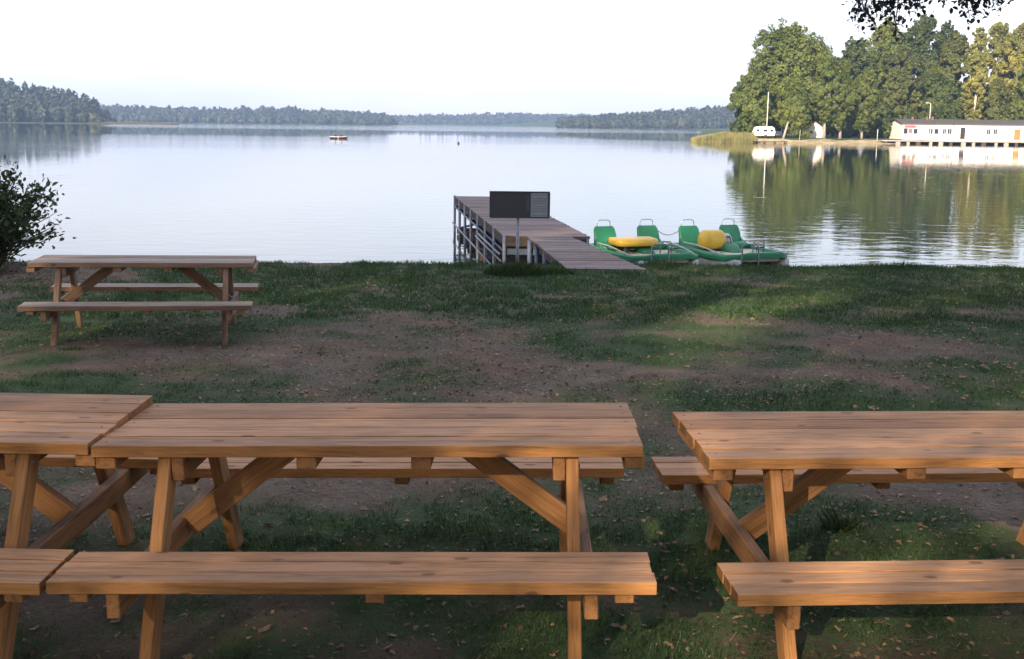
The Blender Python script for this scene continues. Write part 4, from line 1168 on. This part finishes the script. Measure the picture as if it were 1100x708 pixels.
# ragged longer grass along the bank edge
n = 16000
x = rng.uniform(-9, 9, n); e = 17.9 + .045 * x
y = e + rng.normal(-.15, .28, n)
tall = np.clip(fbm(x * 1.3, y * .5, 123, 3) * 2.0 - .55, .15, 1.3)
ok = ~((y > 17.3) & (x > .72) & (x < 2.1)); x, y, tall = x[ok], y[ok], tall[ok]; n = len(x)
z = height(x, y) - .01
V, F = blades(np.stack([x, y, z], 1), rng.uniform(.03, .11, n) * tall, np.full(n, .008), rng, .8)
o = np_mesh('bank_grass', V, F, M['grass_long']); tag(o, 'ragged longer grass along the edge of the bank', 'grass', kind='stuff')
def tussock(label, cx, cy, r, h, n, wd, mat='grass_long', seed=1, name='grass_tuft'):
    rg = np.random.default_rng(seed); rt = empty(name, (cx, cy, ht(cx, cy))); tag(rt, label, 'grass tuft')
    a = rg.random(n) * 2 * math.pi; rr = r * np.sqrt(rg.random(n))
    P = np.stack([np.cos(a) * rr, np.sin(a) * rr * .6, np.zeros(n) - .02], 1)
    P[:, 2] += height(P[:, 0] + cx, P[:, 1] + cy) - ht(cx, cy)
    hh = h * rg.uniform(.45, 1, n) * (1 - .55 * (rr / r) ** 2)
    V, F = blades(P, hh, np.full(n, wd), rg, .75); np_mesh('blades', V, F, M[mat], rt)
tussock('tall dark grass mound around the foot of the notice board post', .05, 16.75, .46, .27, 2600, .009, seed=4)
tussock('low grass tuft right of the notice board mound beside the walkway', .62, 16.9, .3, .16, 900, .009, seed=6)
tussock('spiky dark green tuft growing in bare earth behind the right picnic table', 1.60, 5.32, .10, .15, 170, .006, seed=5)
tussock('small pale weedy tuft by the left front leg of the far picnic table', -3.86, 9.9, .14, .08, 120, .012, 'grass', seed=8)
tussock('yellow green tuft in the grass between the middle and right tables', 1.08, 5.15, .24, .045, 900, .005, 'grass', seed=9)
# fine dead leaf litter
n = 34000
x, y = scatter(n, 3.5, 17.5, rng, .8); g = grassmask(x, y)
lm = fbm(x * .8, y * .8, 140, 3)
near_sh = np.exp(-((x + 6.9) ** 2 + (y - 15) ** 2) / 6)
keep = rng.random(n) < np.clip(.25 + (lm - .45) * 3 + near_sh, .05, 1)
x, y = x[keep], y[keep]; z = height(x, y) + .006
V, F = leaf_quads(np.stack([x, y, z], 1), rng.normal(0, .3, (len(x), 3)) + np.array([0, 0, 1.]), rng.uniform(.008, .026, len(x)) * (.75 + y * .04), rng)
o = np_mesh('leaf_litter', V, F, M['litter']); tag(o, 'fine dry leaf litter strewn over the meadow', 'leaf litter', kind='stuff')
# flat dry straw and twiglets
n = 16000
x, y = scatter(n, 3.5, 17.0, rng, .85); keep = fbm(x * 1.1, y * 1.1, 177, 3) > .34 + .2 * rng.random(n); x, y = x[keep], y[keep]; n = len(x)
a = rng.random(n) * math.pi; ln = rng.uniform(.015, .06, n); P0 = np.stack([x, y, height(x, y) + .005], 1)
D_ = np.stack([np.cos(a), np.sin(a), rng.normal(0, .12, n)], 1) * ln[:, None]; W_ = np.stack([-np.sin(a), np.cos(a), np.zeros(n)], 1) * .0016 * (.6 + y[:, None] * .09)
V = np.stack([P0 - W_, P0 + D_ - W_ * .5, P0 + D_ + W_ * .5, P0 + W_], 1).reshape(-1, 3)
o = np_mesh('dry_straw', V, np.arange(4 * n).reshape(n, 4), leaves('dry_straw', (.06, .045, .03), (.16, .125, .08), (.30, .25, .16), .1, 3.0)); tag(o, 'dry straw and tiny twigs lying on the trodden earth', 'straw', kind='stuff')
# larger fallen leaves, one by one
def leafmesh(seed):
    rg = np.random.default_rng(seed); m = MB(); k = 11; c = (0, 0, .012)
    ring = []
    for i in range(k):
        a = 2 * math.pi * i / k; r = .034 * (1.0 + .45 * math.cos(a)) * (1 + .28 * (-1) ** i) ; ring.append((r * math.cos(a) * 1.1, r * math.sin(a), .005 + .012 * rg.random() + .01 * abs(math.sin(a))))
    lo = [(p[0], p[1], p[2] - .0012) for p in ring]
    m.add([c] + ring + [(0, 0, .0105)] + lo, [(0, 1 + i, 1 + (i + 1) % k) for i in range(k)] + [(k + 1, k + 2 + (i + 1) % k, k + 2 + i) for i in range(k)] + [(1 + i, k + 2 + i, k + 2 + (i + 1) % k, 1 + (i + 1) % k) for i in range(k)])
    m.tube([(.045, 0, .006), (.075, .004, .004)], .0012, 4)
    return m.build('fallen_leaf', M['dead_leaf'])
protos = [leafmesh(s_) for s_ in (1, 2, 3)]
first = {0, 1, 2}; cnt = 0
lf = []
for _ in range(230):
    y = 3.6 + 12.5 * rng.random() ** 1.25; x = rng.uniform(-1, 1) * (.46 * y)
    lf.append((x, y))
lf += [(1.9 + rng.normal() * .12 * 3, 5.5 + rng.normal() * .3) for _ in range(8)] + [(4.1 + rng.normal() * .35, 9.6 + rng.normal() * .15) for _ in range(18)]
for i, (x, y) in enumerate(lf):
    if i in first: o = protos[i]
    else:
        o = protos[i % 3].copy(); C.objects.link(o)
    s_ = rng.uniform(.25, .58) * (1 if y < 7 else 1.1)
    o.location = (x, y, ht(x, y) + .004); o.rotation_euler = (rng.normal() * .25, rng.normal() * .25, rng.random() * 6.28); o.scale = (s_, s_, s_)
    tag(o, 'dry fallen leaf lying on the meadow', 'fallen leaf', 'fallen leaves scattered on the meadow')

# ------------------------------------------------------------------ haze
m = MB(); m.box((0, 0, 28), (5300, 5300, 76)); hz = m.build('haze', [])
mt = bpy.data.materials.new('haze_air'); mt.use_nodes = True; nt = mt.node_tree; nt.nodes.clear()
oo = nt.nodes.new('ShaderNodeOutputMaterial'); pv = nt.nodes.new('ShaderNodeVolumePrincipled')
pv.inputs['Color'].default_value = (.42, .62, 1, 1); pv.inputs['Density'].default_value = .00022; pv.inputs['Anisotropy'].default_value = .1
nt.links.new(pv.outputs[0], oo.inputs['Volume']); hz.data.materials.append(mt); tag(hz, 'thin summer evening haze over the lake', 'haze', kind='stuff')

# ------------------------------------------------------------------ sky, sun
wld = bpy.data.worlds.new('World'); scene.world = wld; wld.use_nodes = True; nt = wld.node_tree
bg = nt.nodes['Background']; sky = nt.nodes.new('ShaderNodeTexSky'); sky.sky_type = 'NISHITA'; sky.sun_disc = False
sky.sun_elevation = SUN_EL; sky.sun_rotation = SUN_AZ; sky.altitude = 50; sky.air_density = 1.0; sky.dust_density = 1.5; sky.ozone_density = 1.2
# thin bright cloud veil over the whole evening sky, a little uneven
tc = nt.nodes.new('ShaderNodeTexCoord'); mp = nt.nodes.new('ShaderNodeMapping'); mp.inputs['Scale'].default_value = (1.2, 1.2, 4.0)
nz = nt.nodes.new('ShaderNodeTexNoise'); nz.inputs['Scale'].default_value = 1.6; nz.inputs['Detail'].default_value = 4
cr = nt.nodes.new('ShaderNodeValToRGB'); cr.color_ramp.elements[0].position = .35; cr.color_ramp.elements[0].color = (2.5, 2.75, 3.9, 1)
cr.color_ramp.elements[1].position = .65; cr.color_ramp.elements[1].color = (4.1, 3.95, 4.5, 1)
nt.links.new(tc.outputs['Generated'], mp.inputs[0]); nt.links.new(mp.outputs[0], nz.inputs['Vector']); nt.links.new(nz.outputs[0], cr.inputs[0])
ad = nt.nodes.new('ShaderNodeMix'); ad.data_type = 'RGBA'; ad.blend_type = 'ADD'; ad.inputs[0].default_value = 1.0
dm = nt.nodes.new('ShaderNodeMix'); dm.data_type = 'RGBA'; dm.blend_type = 'MULTIPLY'; dm.inputs[0].default_value = 1.0; dm.inputs[7].default_value = (.5, .45, .42, 1)
nt.links.new(sky.outputs[0], dm.inputs[6]); nt.links.new(dm.outputs[2], ad.inputs[6]); nt.links.new(cr.outputs[0], ad.inputs[7])
nt.links.new(ad.outputs[2], bg.inputs['Color']); bg.inputs['Strength'].default_value = .112
sl = bpy.data.lights.new('sun', 'SUN'); sl.energy = 5.0; sl.angle = R(.6); sl.color = (1, .80, .56)
so = bpy.data.objects.new('sun', sl); C.objects.link(so)
dirv = Vector((math.sin(SUN_AZ) * math.cos(SUN_EL), math.cos(SUN_AZ) * math.cos(SUN_EL), math.sin(SUN_EL)))
so.rotation_euler = dirv.to_track_quat('Z', 'Y').to_euler()
vs = scene.view_settings; vs.view_transform = 'Standard'; vs.look = 'None'; vs.gamma = 1; vs.use_curve_mapping = False
vs.exposure = 1.15
scene.cycles.max_bounces = 6; scene.cycles.transparent_max_bounces = 6; scene.cycles.volume_bounces = 0
scene.cycles.volume_step_rate = 10
